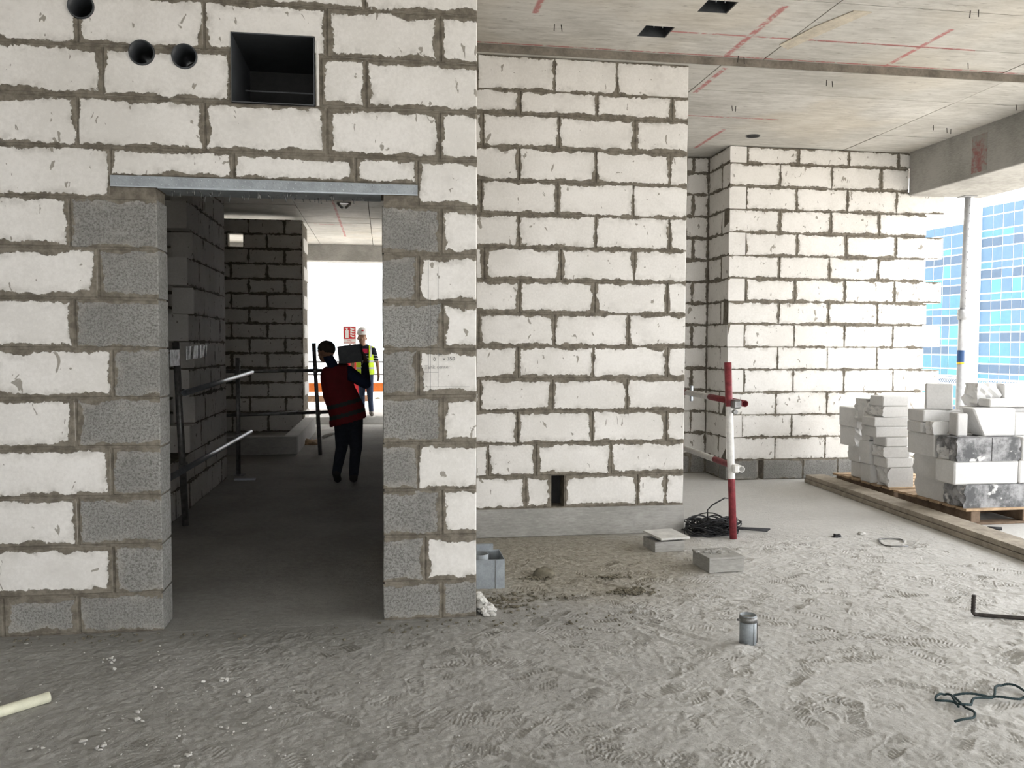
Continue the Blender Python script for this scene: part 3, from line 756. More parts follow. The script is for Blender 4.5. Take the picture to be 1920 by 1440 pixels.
for k in range(3): tube('loose_end', [(.14, .02+.03*k, .03), (.3, .0+.03*k, .02), (.46+.03*k, -.06+.04*k, .012)], .006, M_WIRE, wc, 5)

# ================================================================== small things on the floor
def open_box(name, x0, x1, y0, y1, z1, t, mat, parent):
    bm = bmesh.new(); bbox(bm, x0, x1, y0, y0+t, 0, z1); bbox(bm, x0, x1, y1-t, y1, 0, z1+.002)
    bbox(bm, x0, x0+t, y0+t, y1-t, 0, z1); bbox(bm, x1-t, x1, y0+t, y1-t, 0, z1); bbox(bm, x0+t, x1-t, y0+t, y1-t, 0, t)
    return bm_obj(name, bm, mat, parent)
gb = thing('metal_floor_box', 'open galvanised steel floor box at the corner of the pier', 'box', (0, 0, 0))
open_box('box_body', .40, .745, 5.17, 5.42, .19, .004, M_GALV_D, gb)
pipe('inner_pipe', (.60, 5.28, .01), (.60, 5.28, .205), .055, M_GALV_D, gb, .004)
box('front_seam', .684, .688, 5.166, 5.170, .004, .186, M_STEEL, gb)
box('lid_flap', .41, .70, 5.395, 5.42, .19, .235, M_GALV_D, gb)

def floor_cover(name, label, x0, x1, y0, y1, h, lidrot, rz, mat_lid, over):
    t = thing(name, label, 'floor box', ((x0+x1)/2, (y0+y1)/2, 0), rz, 'boxed floor sleeves by the middle wall'); w, d = (x1-x0)/2, (y1-y0)/2
    open_box('surround', -w, w, -d, d, h, .03, M_CONC, t)
    l = box('lid', -w-over, w+over, -d-over, d+over, 0, .016, mat_lid, t, .002)
    l.location = (.02 if lidrot else 0, 0, h+.001+(.02 if lidrot else 0)); l.rotation_euler = (lidrot, lidrot*.6, lidrot*3)
    return t
floor_cover('floor_box', 'small concrete floor box under a tilted stone tile near the plinth', 1.975, 2.215, 5.96, 6.18, .075, .06, .10, M_TILE, .012)
fb2 = floor_cover('floor_box', 'small concrete floor box with rubble on its lid', 2.16, 2.415, 5.36, 5.62, .085, 0, .08, M_CONC, .004)
bm = bmesh.new()
for i in range(26):
    bmesh.ops.create_icosphere(bm, subdivisions=1, radius=random.uniform(.006, .018), matrix=Matrix.Translation((random.gauss(-.01, .05), random.gauss(.03, .04), .105)) @ Matrix.Diagonal((1.3, 1, .6, 1)))
tag(bm_obj('rubble', bm, M_CONC, fb2), kind='stuff')

st = thing('conduit_stub', 'grey metal conduit stub standing out of the dusty floor', 'pipe', onZ(1402, 1205))
pipe('tube', (0, 0, -.004), (0, 0, .148), .043, M_GALV_D, st, .004, 24)
pipe('collar', (0, 0, .112), (0, 0, .142), .0455, M_STEEL, st, .003, 24)
bm = bmesh.new(); tube_bm(bm, [(0, 0, .10), (0, 0, .132)], .038, 14); bm_obj('grout_fill', bm, M_CONC, st)
tube('clamp_bolt', [(-.044, -.005, .125), (-.060, -.006, .125)], .007, M_STEEL, st, 8)
tube('tie_wire', [(.042, -.012, .13), (.046, -.014, .06), (.044, -.012, .002)], .002, M_WIRE, st, 5)
box('pipe_seam', .012, .015, -.0435, -.040, .0, .11, M_STEEL, st)
# little mound and tool mark beside the stub
def lump(name, label, cat, loc, sx, sy, sz, mat, seed, amp=.35):
    bm = bmesh.new(); bmesh.ops.create_icosphere(bm, subdivisions=3, radius=1)
    for v_ in bm.verts:
        n_ = mnoise.fractal(v_.co*1.6+Vector((seed, seed*2, 0)), 1.0, 2.0, 4)
        v_.co *= 1+amp*n_
        v_.co = Vector((v_.co.x*sx, v_.co.y*sy, max(v_.co.z*sz, -.003)))
    o = bm_obj(name, bm, mat, None, loc, True)
    return tag(o, label, cat)
lump('mortar_lump', 'dark dried mortar lump on the sandy floor by the plinth', 'mortar', onZ(1020, 1078), .075, .055, .055, M_LUMP, 9)

def crumbs(name, label, cx, cy, sx, sy, n, r0, r1, mat):
    bm = bmesh.new()
    for i in range(n):
        r = random.uniform(r0, r1); x, y = random.gauss(cx, sx), random.gauss(cy, sy)
        vs = bmesh.ops.create_icosphere(bm, subdivisions=1, radius=r, matrix=Matrix.Translation((x, y, r*.25)) @ Matrix.Rotation(random.uniform(0, 6), 4, 'Z') @ Matrix.Diagonal((1.5, 1, .5, 1)))['verts']
        for v_ in vs: v_.co += Vector((random.uniform(-1, 1), random.uniform(-1, 1), random.uniform(-.6, .6)))*r*.3
    return tag(bm_obj(name, bm, mat), label, 'mortar', None, 'stuff')
p = onZ(1190, 1108); crumbs('mortar_spill', 'dark crumbled mortar spilt on the floor before the floor boxes', p.x, p.y, .07, .045, 110, .004, .015, M_LUMP)
p = onZ(1150, 1082); crumbs('mortar_spill', 'small trail of dark mortar crumbs beside the larger spill', p.x, p.y, .07, .03, 45, .003, .012, M_LUMP)
p = onZ(1005, 1084); crumbs('mortar_spill', 'dark mortar crumbs around the dried lump', p.x, p.y, .05, .03, 70, .003, .012, M_LUMP)
bm = bmesh.new()
for i in range(150):
    t_ = random.random(); a_ = random.uniform(-1.3, 1.5); r_ = (1-t_)*.11*math.sqrt(random.random()); rr = random.uniform(.008, .022)
    vs = bmesh.ops.create_icosphere(bm, subdivisions=1, radius=rr, matrix=Matrix.Translation((XE+.012+r_*math.cos(a_), 4.74+r_*math.sin(a_), .004+t_*.105)) @ Matrix.Rotation(random.uniform(0, 6), 4, 'Z') @ Matrix.Diagonal((1.3, 1, .7, 1)))['verts']
    for v_ in vs: v_.co += Vector((random.uniform(-1, 1), random.uniform(-1, 1), random.uniform(-1, 1)))*rr*.3; v_.co.z = max(v_.co.z, 0); v_.co.x = max(v_.co.x, XE+.004)
tag(bm_obj('plaster_heap', bm, M_CONC_L), 'small pale heap of crushed block against the pier corner', 'rubble', None, 'stuff')
crumbs('rubble_spill', 'loose brown rubble beside the pale heap at the pier corner', .74, 4.88, .10, .08, 130, .004, .013, M_LUMP)

# bent reinforcement bar
c0 = onZ(1824, 1156); c1 = onZ(1920, 1163); dirv = (c1-c0); dirv.z = 0; dirv.normalize()
pts = []; n = 150
upv = (Vector((onY(1826, 1118, c0.y).x, c0.y, 0.125))-Vector((c0.x, c0.y, .011))); L1 = upv.length
for i in range(14): pts.append(Vector((c0.x, c0.y, .011))+upv*(1-i/14)*(1)+dirv*0)
bend = [Vector((c0.x, c0.y, .011))+upv*.12, Vector((c0.x, c0.y, .013))+dirv*.012]
pts = pts[:-2]+bend
for i in range(n): pts.append(Vector((c0.x, c0.y, .012))+dirv*(.03+.62*i/n))
ro = tube('rebar', pts, .011, M_RUST, None, 8, True, lambda i: .0105+(.0022 if i % 2 else 0))
tag(ro, 'bent ribbed steel bar lying on the floor with one end turned up', 'rebar')

# rope
rp = [(1475, 1020), (1540, 1015), (1600, 990), (1592, 962), (1520, 912), (1440, 852), (1390, 848), (1352, 870), (1375, 893), (1470, 898), (1512, 918), (1575, 912), (1602, 880), (1720, 862), (1738, 805), (1790, 785), (1870, 798), (1935, 830), (1930, 862), (1850, 880), (1740, 864), (1600, 850), (1475, 852), (1460, 872), (1500, 925)]
ctrl = [onZ(1360+a/3.43, 1060+b/3.43) for a, b in rp]
def spline(P, m=6):
    out = []
    for i in range(len(P)-1):
        p0, p1, p2, p3 = P[max(i-1, 0)], P[i], P[i+1], P[min(i+2, len(P)-1)]
        for k in range(m):
            t = k/m; out.append(.5*((2*p1)+(p2-p0)*t+(2*p0-5*p1+4*p2-p3)*t*t+(3*p1-p0-3*p2+p3)*t**3))
    return out+[P[-1]]
sp = spline(ctrl, 10); sp = [Vector((p.x, p.y, .009+.012*abs(math.sin(i*.17))*.7)) for i, p in enumerate(sp)]
tag(tube('rope', sp, .005, M_ROPE, None, 7, True, lambda i: .0048+(.0009 if i % 2 else 0)), 'dark green rope knotted loosely on the floor', 'rope')
# plastic pipe
p0, p1 = onZ(92, 1308, .02), onZ(0, 1336, .02); p1 = p0+(p1-p0)*3.2; p0.z = p1.z = .023
pv = thing('plastic_pipe', 'short cream plastic conduit pipe lying on the floor', 'pipe', (0, 0, 0)); pipe('tube', p0, p1, .0225, M_PVC, pv, .003, 20)
# wire staple
wp = [onZ(a, b, .006) for a, b in ((1703, 1024), (1660, 1023), (1648, 1013), (1652, 1010), (1688, 1011), (1694, 1016))]
tag(tube('wire_hook', spline(wp, 3), .006, M_STEEL, None, 6), 'bent steel wire hook lying on the floor near the planks', 'wire')
lump('cloth_scrap', 'small dark scrap on the pale floor near the wire hook', 'scrap', onZ(1568, 1007), .035, .03, .025, M_WIRE, 33, .7)
lump('mortar_crumb', 'little white block crumb beside the dark scrap', 'rubble', onZ(1615, 1001), .03, .025, .018, M_CHIP, 37, .5)

# chips and crumbs
bm = bmesh.new()
def chip(x, y, r):
    m4 = Matrix.Translation((x, y, r*.25)) @ Matrix.Rotation(random.uniform(0, 6.3), 4, 'Z') @ Matrix.Rotation(random.uniform(-.5, .5), 4, 'X') @ Matrix.Diagonal((1.4, 1, .55, 1))
    vs = bmesh.ops.create_icosphere(bm, subdivisions=1, radius=r, matrix=m4)['verts']
    for v_ in vs: v_.co += Vector((random.uniform(-1, 1), random.uniform(-1, 1), random.uniform(-1, 1)))*r*.25
for px, py, k, s_ in ((205, 1240, 9, 18), (180, 1395, 10, 22), (255, 1345, 6, 14), (265, 1330, 3, 10), (410, 1275, 4, 10), (460, 1300, 4, 14), (300, 1290, 2, 5), (420, 1365, 2, 4), (340, 1380, 3, 8), (350, 1415, 4, 8), (105, 1318, 1, 2), (75, 1400, 5, 14), (330, 1438, 3, 6), (912, 1190, 2, 3), (60, 1205, 3, 20), (500, 1330, 4, 30)):
    for i in range(k):
        c = onZ(px+random.gauss(0, s_), py+random.gauss(0, s_*.35)); chip(c.x, c.y, random.uniform(.0035, .011))
for i in range(420):
    c = onZ(random.uniform(0, 1500)**1.0, random.uniform(1185, 1438)); chip(c.x, c.y, random.uniform(.0015, .0045))
tag(bm_obj('block_chips', bm, M_CHIP), 'scattered white block chips and crumbs on the dusty floor', 'rubble', None, 'stuff')
bm = bmesh.new()
for i in range(260):
    if i % 2: x, y = random.uniform(-2.0, 1.4), YN-abs(random.gauss(0, .12))-.03
    else: x, y = random.gauss(.75, .25), random.uniform(4.9, 5.12)
    if DOOR[0] < x < DOOR[1] and i % 3: continue
    chip(x, y, random.uniform(.003, .010))
tag(bm_obj('mortar_crumbs', bm, M_LUMP), 'dark mortar crumbs strewn along the foot of the block wall', 'rubble', None, 'stuff')

# kerb tray in the corridor
kt = struct(box('trim_3', -4.3, -1.215, 12.02, 12.2, 0, .25, M_CONC, None, .006), 'low concrete kerb tray in front of the rear wall', 'kerb')
bm = bmesh.new(); bbox(bm, -1.40, -1.215, 12.2, 15.2, 0, .25); bm_obj('kerb_side', bm, M_CONC_L, kt)
ms = onZ(462, 900); box('floor_strip', ms.x-.13, ms.x+.10, ms.y-.03, ms.y+.03, 0, .02, M_GALV, None); tag(bpy.data.objects['floor_strip'], 'short shiny metal channel offcut near the guard rail post', 'metal strip')
lump('wood_scraps', 'crumpled pale scraps beside the kerb tray', 'debris', onZ(583, 832), .13, .16, .07, M_PINE, 41, .7)
b0, b1 = onZ(606, 822), onZ(640, 808)
tag(tube('batten', [b0+Vector((0, 0, .02)), b1+Vector((0, 0, .02))], .03, M_CHIP, None, 4), 'pale timber batten lying near the walking worker', 'batten')

# ================================================================== planks
for z0, dx, lab in ((0.0, 0, 'weathered scaffold plank, lower of the two beside the block pallets'), (.046, .012, 'weathered scaffold plank, upper of the two beside the block pallets')):
    bm = bmesh.new(); n = 10
    A, B = Vector((4.70+dx, 8.84, 0)), Vector((4.50+dx, 4.75, 0)); nv_ = Vector((.998, -.05, 0))*.225
    rows = []
    for i in range(n+1):
        p = A+(B-A)*i/n; j = random.uniform(-.003, .003)
        rows.append([bm.verts.new(p+Vector((j, 0, z0+.002))), bm.verts.new(p+nv_+Vector((j, 0, z0+.002))), bm.verts.new(p+nv_+Vector((j, 0, z0+.043))), bm.verts.new(p+Vector((j, 0, z0+.043)))])
    for i in range(n):
        for k in range(4): bm.faces.new((rows[i][k], rows[i][(k+1) % 4], rows[i+1][(k+1) % 4], rows[i+1][k]))
    bm.faces.new(rows[0]); bm.faces.new(rows[-1])
    tag(bm_obj('plank', bm, M_WOOD), lab, 'plank', 'planks beside the pallets')

# ================================================================== pallets and loose blocks
def pallet(label, x0, y0, w, d, rz, h=.14):
    t = thing('pallet', label, 'pallet', (x0, y0, 0), rz, 'wooden pallets under the blocks')
    for k in range(3): box('stringer', .02+k*(w-.13)/2, .11+k*(w-.13)/2, .0, d, .022, h-.042, M_PINE_D, t, .003)
    for k in range(3): box('bottom_board', 0, w, k*(d-.1)/2, .1+k*(d-.1)/2, 0, .02, M_PINE_D, t)
    nb = 6
    for k in range(nb): box('deck_board', -.03, w+.03, k*(d-.13)/(nb-1), .13+k*(d-.13)/(nb-1), h-.04, h-.02 if k % 2 else h-.018, M_PINE, t, .002)
    return t
pallet('pine pallet under the tall block stack with the slanted block', 4.98, 6.50, 1.15, 1.0, .03, .16)
pallet('pine pallet under the stack of thin slab blocks', 5.04, 7.70, .95, 1.05, .02, .138)

def loose(label, x0, x1, y0, y1, z0, z1, mat=M_LOOSE, rz=0.0, group='loose blocks on the pallets', chipped=None, thr=-.05, seed=None, shear=None):
    """a loose block; chipped = side whose end is broken (x-, x+, y-, y+, all)"""
    global _ls
    sx, sy, sz = (x1-x0)/2, (y1-y0)/2, (z1-z0)/2
    bm = bmesh.new(); bmesh.ops.create_cube(bm, size=2)
    for v_ in bm.verts: v_.co = Vector((v_.co.x*sx, v_.co.y*sy, v_.co.z*sz))
    if shear:
        for v_ in bm.verts:
            if v_.co.x < 0: v_.co.x += shear*(1 if v_.co.z < 0 else 0)
    if chipped:
        bmesh.ops.subdivide_edges(bm, edges=bm.edges[:], cuts=5, use_grid_fill=True)
        sd = random.uniform(0, 99)
        for v_ in bm.verts:
            n_ = mnoise.fractal(v_.co*9+Vector((sd, 0, sd)), 1.0, 2.0, 4)
            for ax, s_, L in (('x', -1, sx), ('x', 1, sx), ('y', -1, sy), ('y', 1, sy)):
                if (ax+('-' if s_ < 0 else '+')) in chipped or chipped == 'all':
                    c_ = getattr(v_.co, ax)
                    if s_*c_ > L*.55:
                        k_ = (s_*c_/L-.55)/.45; setattr(v_.co, ax, c_-s_*k_*abs(n_)*.07)
                        if abs(v_.co.z) > sz*.8: setattr(v_.co, ax, getattr(v_.co, ax)-s_*k_*.015)
    else:
        bmesh.ops.bevel(bm, geom=bm.edges[:], offset=.010, segments=1, affect='EDGES')
        for v_ in bm.verts: v_.co += Vector((random.uniform(-1, 1), random.uniform(-1, 1), 0))*.003
    bmesh.ops.recalc_face_normals(bm, faces=bm.faces)
    me = bpy.data.meshes.new('loose_block'); bm.to_mesh(me); bm.free()
    set_half(me, sx, thr, sz, sy*2)
    o = link('loose_block', me, mat, None, ((x0+x1)/2, (y0+y1)/2, (z0+z1)/2)); o.rotation_euler.z = rz
    return tag(o, label, 'block', group)
Z0 = .1425; z1, z2, z3 = Z0+.203, Z0+.406, Z0+.612
G = 'blocks of the tall stack'
# tall stack: courses of full blocks
loose('mortar smeared long block in the bottom course of the tall stack', 4.93, 5.54, 6.53, 6.78, Z0, z1-.002, M_SMEARED, 0, G, 'x-')
loose('clean short white block closing the bottom course of the tall stack', 5.55, 6.13, 6.53, 6.78, Z0, z1-.002, M_LOOSE, 0, G)
loose('white side block with a broken end in the bottom course of the tall stack', 4.965, 5.20, 6.815, 7.25, Z0, z1-.002, M_LOOSE, 0, G, 'y+')
loose('inner block behind the bottom course of the tall stack', 5.22, 5.83, 6.80, 7.05, Z0, z1-.002, M_LOOSE, 0, G)
loose('farther inner block behind the bottom course of the tall stack', 5.22, 5.83, 7.07, 7.38, Z0, z1-.002, M_LOOSE, 0, G)
loose('clean long white block in the second course of the tall stack', 4.86, 5.475, 6.54, 6.80, z1, z2-.002, M_LOOSE, 0, G)
loose('white block next to the clean long one in the second course of the tall stack', 5.485, 6.1, 6.54, 6.80, z1, z2-.002, M_LOOSE, 0, G)
loose('side block of the second course of the tall stack, broken at its far end', 4.93, 5.18, 6.825, 7.23, z1, z2-.002, M_LOOSE, 0, G, 'y+')
loose('inner block behind the second course of the tall stack', 5.2, 5.81, 6.82, 7.07, z1, z2-.002, M_LOOSE, 0, G)
loose('mortar smeared half block in the third course, touching the overhanging side block', 4.86, 5.20, 6.53, 6.79, z2, z3-.002, M_SMEARED, 0, G, 'x-')
loose('mortar smeared half block with a broken end in the third course of the tall stack', 5.208, 5.49, 6.53, 6.79, z2, z3-.002, M_SMEARED, 0, G, 'x+')
loose('white block ending the third course of the tall stack', 5.50, 6.1, 6.53, 6.79, z2, z3-.002, M_LOOSE, 0, G)
loose('overhanging side block in the third course of the tall stack', 4.86, 5.06, 6.825, 7.21, z2, z3-.002, M_LOOSE, 0, G)
loose('inner block behind the third course of the tall stack', 5.07, 5.68, 6.81, 7.30, z2, z3-.002, M_LOOSE, 0, G)
# loose pieces on top of the tall stack
def PX(px, py, Y): return onY(px, py, Y).x
def PZ(px, py, Y): return onY(px, py, Y).z
Yt = 6.95
loose('lower of two thin slabs under the cube block on the tall stack', PX(1728, 800, Yt), PX(1796, 800, Yt), Yt, Yt+.22, z3, z3+.10, M_LOOSE, 0, G)
loose('upper of two thin slabs under the cube block on the tall stack', PX(1729, 785, Yt), PX(1800, 785, Yt), Yt-.02, Yt+.22, z3+.102, z3+.208, M_LOOSE, 0, G)
loose('cube shaped cut block topping the tall stack beside the prop', PX(1735, 745, Yt+.1), PX(1735, 745, Yt+.1)+.225, Yt+.0, Yt+.13, z3+.21, z3+.21+.235, M_LOOSE, -.55, G)
loose('small tapered offcut in front of the thin slabs on the tall stack', PX(1744, 805, 6.82), PX(1778, 805, 6.82), 6.80, 6.90, z3, z3+.115, M_LOOSE, 0, G, 'x-x+')
Yf2 = 6.62
loose('narrow upright offcut standing before the slanted block', PX(1797, 800, Yf2+.03), PX(1816, 800, Yf2+.03), Yf2+.03, Yf2+.17, z3, PZ(1800, 775, Yf2+.06), M_LOOSE, -.12, G)
xs0, xs1 = PX(1824, 790, Yf2), PX(1904, 790, Yf2)
loose('large block with a slanted cut side on the tall stack', xs0, xs1, Yf2, Yf2+.16, z3, PZ(1860, 766, Yf2), M_LOOSE, 0, G, None, -.05, None, .11)
Yq = 6.90; zq = PZ(1860, 766, Yf2)
loose('block standing behind the slanted block on the tall stack', PX(1822, 790, Yq), PX(1925, 790, Yq), Yq-.08, Yq+.2, z3, zq-.01, M_LOOSE, 0, G)
loose('rough broken chunk crowning the tall stack', PX(1832, 740, Yq), PX(1880, 740, Yq), Yq, Yq+.22, zq-.008, PZ(1850, 719, Yq), M_LOOSE, 0, G, 'all')
loose('thin slab lying before the rough chunk on the tall stack', PX(1853, 755, 6.76), PX(1945, 755, 6.76), 6.74, 6.89, zq+.002, PZ(1890, 748, 6.76), M_LOOSE, 0, G)
loose('flat block beside the rough chunk at the very top of the tall stack', PX(1882, 730, Yq), PX(1975, 730, Yq), Yq, Yq+.2, zq-.008, PZ(1900, 720, Yq), M_LOOSE, 0, G)
loose('white block next to the slanted block on the tall stack', PX(1907, 790, Yf2), PX(1990, 790, Yf2), Yf2+.02, Yf2+.19, z3, z3+.2, M_LOOSE, 0, G)
# back stack: a column of thin slabs on one thick block
G2 = 'blocks of the slab stack'
zz = .1205; Yb2 = 7.74
col = [(.195, 1664, 1712, 'thick chipped block at the foot of the thin slab column', 'x-'), (.107, 1661, 1712, 'first thin slab above the thick block in the slab column', None), (.107, 1655, 1705, 'second thin slab above the thick block in the slab column', 'x-'),
       (.098, 1661, 1703, 'third thin slab above the thick block in the slab column', None), (.107, 1642, 1704, 'fourth thin slab above the thick block in the slab column', None), (.098, 1640, 1705, 'fifth thin slab above the thick block in the slab column', None),
       (.106, 1650, 1704, 'sixth thin slab above the thick block, with a gouged face', 'x-'), (.104, 1655, 1704, 'topmost clean thin slab of the slab column', None)]
for i, (h_, a, b, lab, ch_) in enumerate(col):
    py = 914-i*20-10
    loose(lab, PX(a, py, Yb2), PX(b, py, Yb2), Yb2, Yb2+.21+.02*(i % 2), zz, zz+h_-.002, M_LOOSE, random.uniform(-.05, .03), G2, ch_); zz += h_
zz = .1205
for h_, dx, y0, y1, lab, ch_ in ((.20, 0, 7.995, 8.20, 'foot block of the ragged middle column in the slab stack', None), (.235, -.02, 7.995, 8.22, 'upright block second from the foot of the ragged middle column', 'y+'), (.19, -.01, 8.0, 8.2, 'leaning offcut third from the foot of the ragged middle column', 'y+y-'),
                               (.245, -.05, 7.99, 8.29, 'broad rough block topping the ragged middle column', 'x-y+')):
    loose(lab, 4.99+dx, 5.24+dx, y0, y1, zz, zz+h_-.002, M_LOOSE, random.uniform(-.04, .04), G2, ch_); zz += h_
zz = .1205
for h_, dx, y0, y1, lab, ch_ in ((.175, .04, 8.22, 8.50, 'foot block of the low rear column in the slab stack', None), (.165, .02, 8.30, 8.55, 'chipped second block of the low rear column in the slab stack', 'y+'), (.205, -.02, 8.30, 8.62, 'third block of the low rear column in the slab stack', 'y-'),
                               (.215, -.03, 8.30, 8.64, 'top block of the low rear column in the slab stack', None)):
    loose(lab, 5.02+dx, 5.27+dx, y0, y1, zz, zz+h_-.002, M_LOOSE, random.uniform(-.03, .03), G2, ch_); zz += h_
tag(tube('dark_pipe_offcut', [onZ(1852, 990, .014), onZ(1878, 991, .014)], .014, M_WIRE, None, 10), 'short dark pipe offcut in front of the tall stack pallet', 'pipe')

# ================================================================== steel prop
pr = thing('steel_prop', 'adjustable steel prop holding up the edge beam', 'prop', (6.745, 9.0, 0))
dxp = .016
pipe('outer_tube', (-.03, 0, .006), (-.012, 0, 1.95), .040, M_PROP, pr, .004, 20)
pipe('inner_tube', (-.012, 0, 1.85), (.016, 0, 3.292), .033, M_PROP, pr, .004, 20)
box('head_plate', -.07, .09, -.07, .07, 3.290, 3.2985, M_PROP, pr)
box('base_plate', -.10, .04, -.07, .07, 0, .008, M_PROP, pr)
pipe('collar_nut', (-.013, 0, 1.86), (-.012, 0, 1.98), .052, M_PROP, pr, .012, 20)
tube('collar_handle', [(-.08, 0, 1.93), (.06, 0, 1.95)], .008, M_PROP, pr, 6)
bm = bmesh.new(); tube_bm(bm, [(-.0195, 0, 1.36), (-.018, 0, 1.50)], 0.0415, 20, False); bm_obj('blue_label', bm, mat_plain('label_blue', (.02, .06, .16), .5, .1), pr)
bm = bmesh.new(); tube_bm(bm, [(-.0197, 0, 1.335), (-.0195, 0, 1.36)], 0.0415, 20, False); bm_obj('yellow_label', bm, mat_plain('label_yellow', (.6, .42, .03), .5, .1), pr)
for k in range(14):
    z = 2.02+k*.09
    bm = bmesh.new(); x = -.012+.028*(z-1.85)/1.44
    bmesh.ops.create_icosphere(bm, subdivisions=1, radius=.006, matrix=Matrix.Translation((x+.008, -.0325, z)) @ Matrix.Diagonal((1, .4, 1, 1))); bm_obj('pin_hole', bm, M_DARK, pr)
# guard mesh on the balcony edge
gm = thing('balcony_guard', 'wire mesh guard rail along the balcony edge behind the prop', 'guard rail', (8.02, 9, 0))
for y in (-5, -2.5, 0, 2.6): tube('post', [(0, y, 0), (0, y, 1.12)], .02, M_WHITEP, gm, 8)
tube('rail', [(0, -12, 1.10), (0, 2.7, 1.10)], .014, M_WHITEP, gm, 8); tube('rail', [(0, -12, 1.02), (0, 2.7, 1.02)], .010, M_WHITEP, gm, 8)
bm = bmesh.new()
for i in range(180):
    y = -6+i*.048; tube_bm(bm, [(0, y, 1.02), (0, y+.08, 1.10)], .004, 4, False); tube_bm(bm, [(0, y+.08, 1.02), (0, y, 1.10)], .004, 4, False)
tag(bm_obj('mesh_wires', bm, M_WHITEP, gm), kind='stuff')

# ================================================================== terrace: fire point, guard rail, barrier
fp = thing('fire_point', 'red fire point cabinet with an extinguisher sign above it', 'fire point', (-.72, 18.0, .13))
box('cabinet', -.20, .20, -.10, .15, 0, 1.345, M_SIGNRED, fp, .006)
sg = box('sign_board', -.142, .132, -.012, 0, 1.42, 1.80, M_SIGNWHITE, fp)
box('sign_post', -.02, .02, .0, .03, 1.3, 1.79, M_STEEL, fp)
box('red_field', -.127, .117, -.0145, -.012, 1.535, 1.785, M_SIGNRED, sg)
bm = bmesh.new(); bbox(bm, -.095, -.025, -.017, -.0145, 1.555, 1.72); bbox(bm, -.075, -.045, -.017, -.0145, 1.72, 1.745); bbox(bm, -.10, -.04, -.017, -.0145, 1.745, 1.765); bm_obj('extinguisher_pictogram', bm, M_SIGNWHITE, sg)
bm = bmesh.new()
for k in range(4):
    z = 1.575+k*.05
    vs = [bm.verts.new((x, -.0165, zz_)) for x, zz_ in ((.005, z+.02), (.03, z+.005), (.06, z-.004), (.09, z-.002), (.095, z+.025), (.065, z+.022), (.04, z+.035), (.02, z+.06))]
    bm.faces.new(vs)
bm_obj('flame_pictogram', bm, M_SIGNWHITE, sg)
RX = Matrix.Rotation(math.pi/2, 4, 'X')
text('sign_text', 'FIRE', .045, M_SIGNRED, sg, Matrix.Translation((-.05, -.013, 1.485)) @ RX)
text('sign_text', 'EXTINGUISHER', .034, M_SIGNRED, sg, Matrix.Translation((-.128, -.013, 1.445)) @ RX)
tg = thing('terrace_guard', 'white tube guard rail with an orange toe board along the terrace', 'guard rail', (0, 19.1, .13))
for x in (-3.2, -1.25, .4, 2.2): tube('post', [(x, 0, 0), (x, 0, 1.1)], .024, M_WHITEP, tg, 8)
for z in (1.03, .75): tube('rail', [(-4.2, 0, z), (3.6, 0, z)], .024, M_GALV, tg, 8)
box('orange_board', -4.2, 3.6, -.05, -.025, .36, .56, M_ORANGE, tg)
box('timber_board', -1.7, -.3, -.30, -.27, .16, .30, M_PINE, tg)
tag(box('white_sheet', -.185, .12, 16.70, 17.1, .13, .137, M_CHIP), 'thin white sheet lying on the terrace edge', 'sheet')
lump('boulder', 'small dark stone on the bright terrace beyond the worker in the helmet', 'stone', onZ(708, 748, .13), .07, .07, .05, M_LUMP, 51)
cl = thing('ceiling_fixture', 'pair of slanted white lamp tubes under the corridor ceiling', 'fixture', (-.63, 13.72, CZ))  # two plain white tubes hung from a flat base
for s_ in (-1, 1): tube('fixture_tube', [(s_*.02, 0, -.09), (s_*.10, .02, -.01)], .022, M_WHITEP, cl, 10)
box('fixture_base', -.11, .11, -.03, .05, -.012, 0, M_WHITEP, cl)

# ================================================================== towers outside
M_G = [mat_plain('glass_'+n_, c_, .25, .12, .25, 0, 0, .6) for n_, c_ in (('teal', (.045, .15, .20)), ('cyan', (.05, .20, .225)), ('sky', (.055, .12, .20)), ('navy', (.04, .075, .125)))]
M_FRAME = mat_plain('tower_frame', (.82, .84, .85), .6, .05, 2, 0, 0)
tw = thing('glass_tower', 'tall office tower with blue and teal glass bands across the street', 'building')
tv = Vector((-.1735, .9848, 0)); tn = Vector((-.9848, -.1735, 0)); TP = Vector((76.6, 98.8, 0))
def tpt(t, z, out=0.0): return TP+tv*t+tn*out+Vector((0, 0, z))
def tower_box(name, t0, t1, z0, z1, o0, o1, mat, parent):
    bm = bmesh.new(); vs = [bm.verts.new(tpt(t, z, o)) for t in (t0, t1) for o in (o0, o1) for z in (z0, z1)]
    for q_ in ((0, 1, 3, 2), (4, 6, 7, 5), (0, 4, 5, 1), (2, 3, 7, 6), (0, 2, 6, 4), (1, 5, 7, 3)): bm.faces.new([vs[i] for i in q_])
    return bm_obj(name, bm, mat, parent)
tower_box('right_wing', -13, .35, -42, 20.1, -18, 0, M_FRAME, tw)
tower_box('left_wing', 2.05, 14.5, -42, 18.4, -18, -.3, M_FRAME, tw)
tower_box('pier', .35, 2.05, -42, 20.4, -18, .5, M_FRAME, tw)
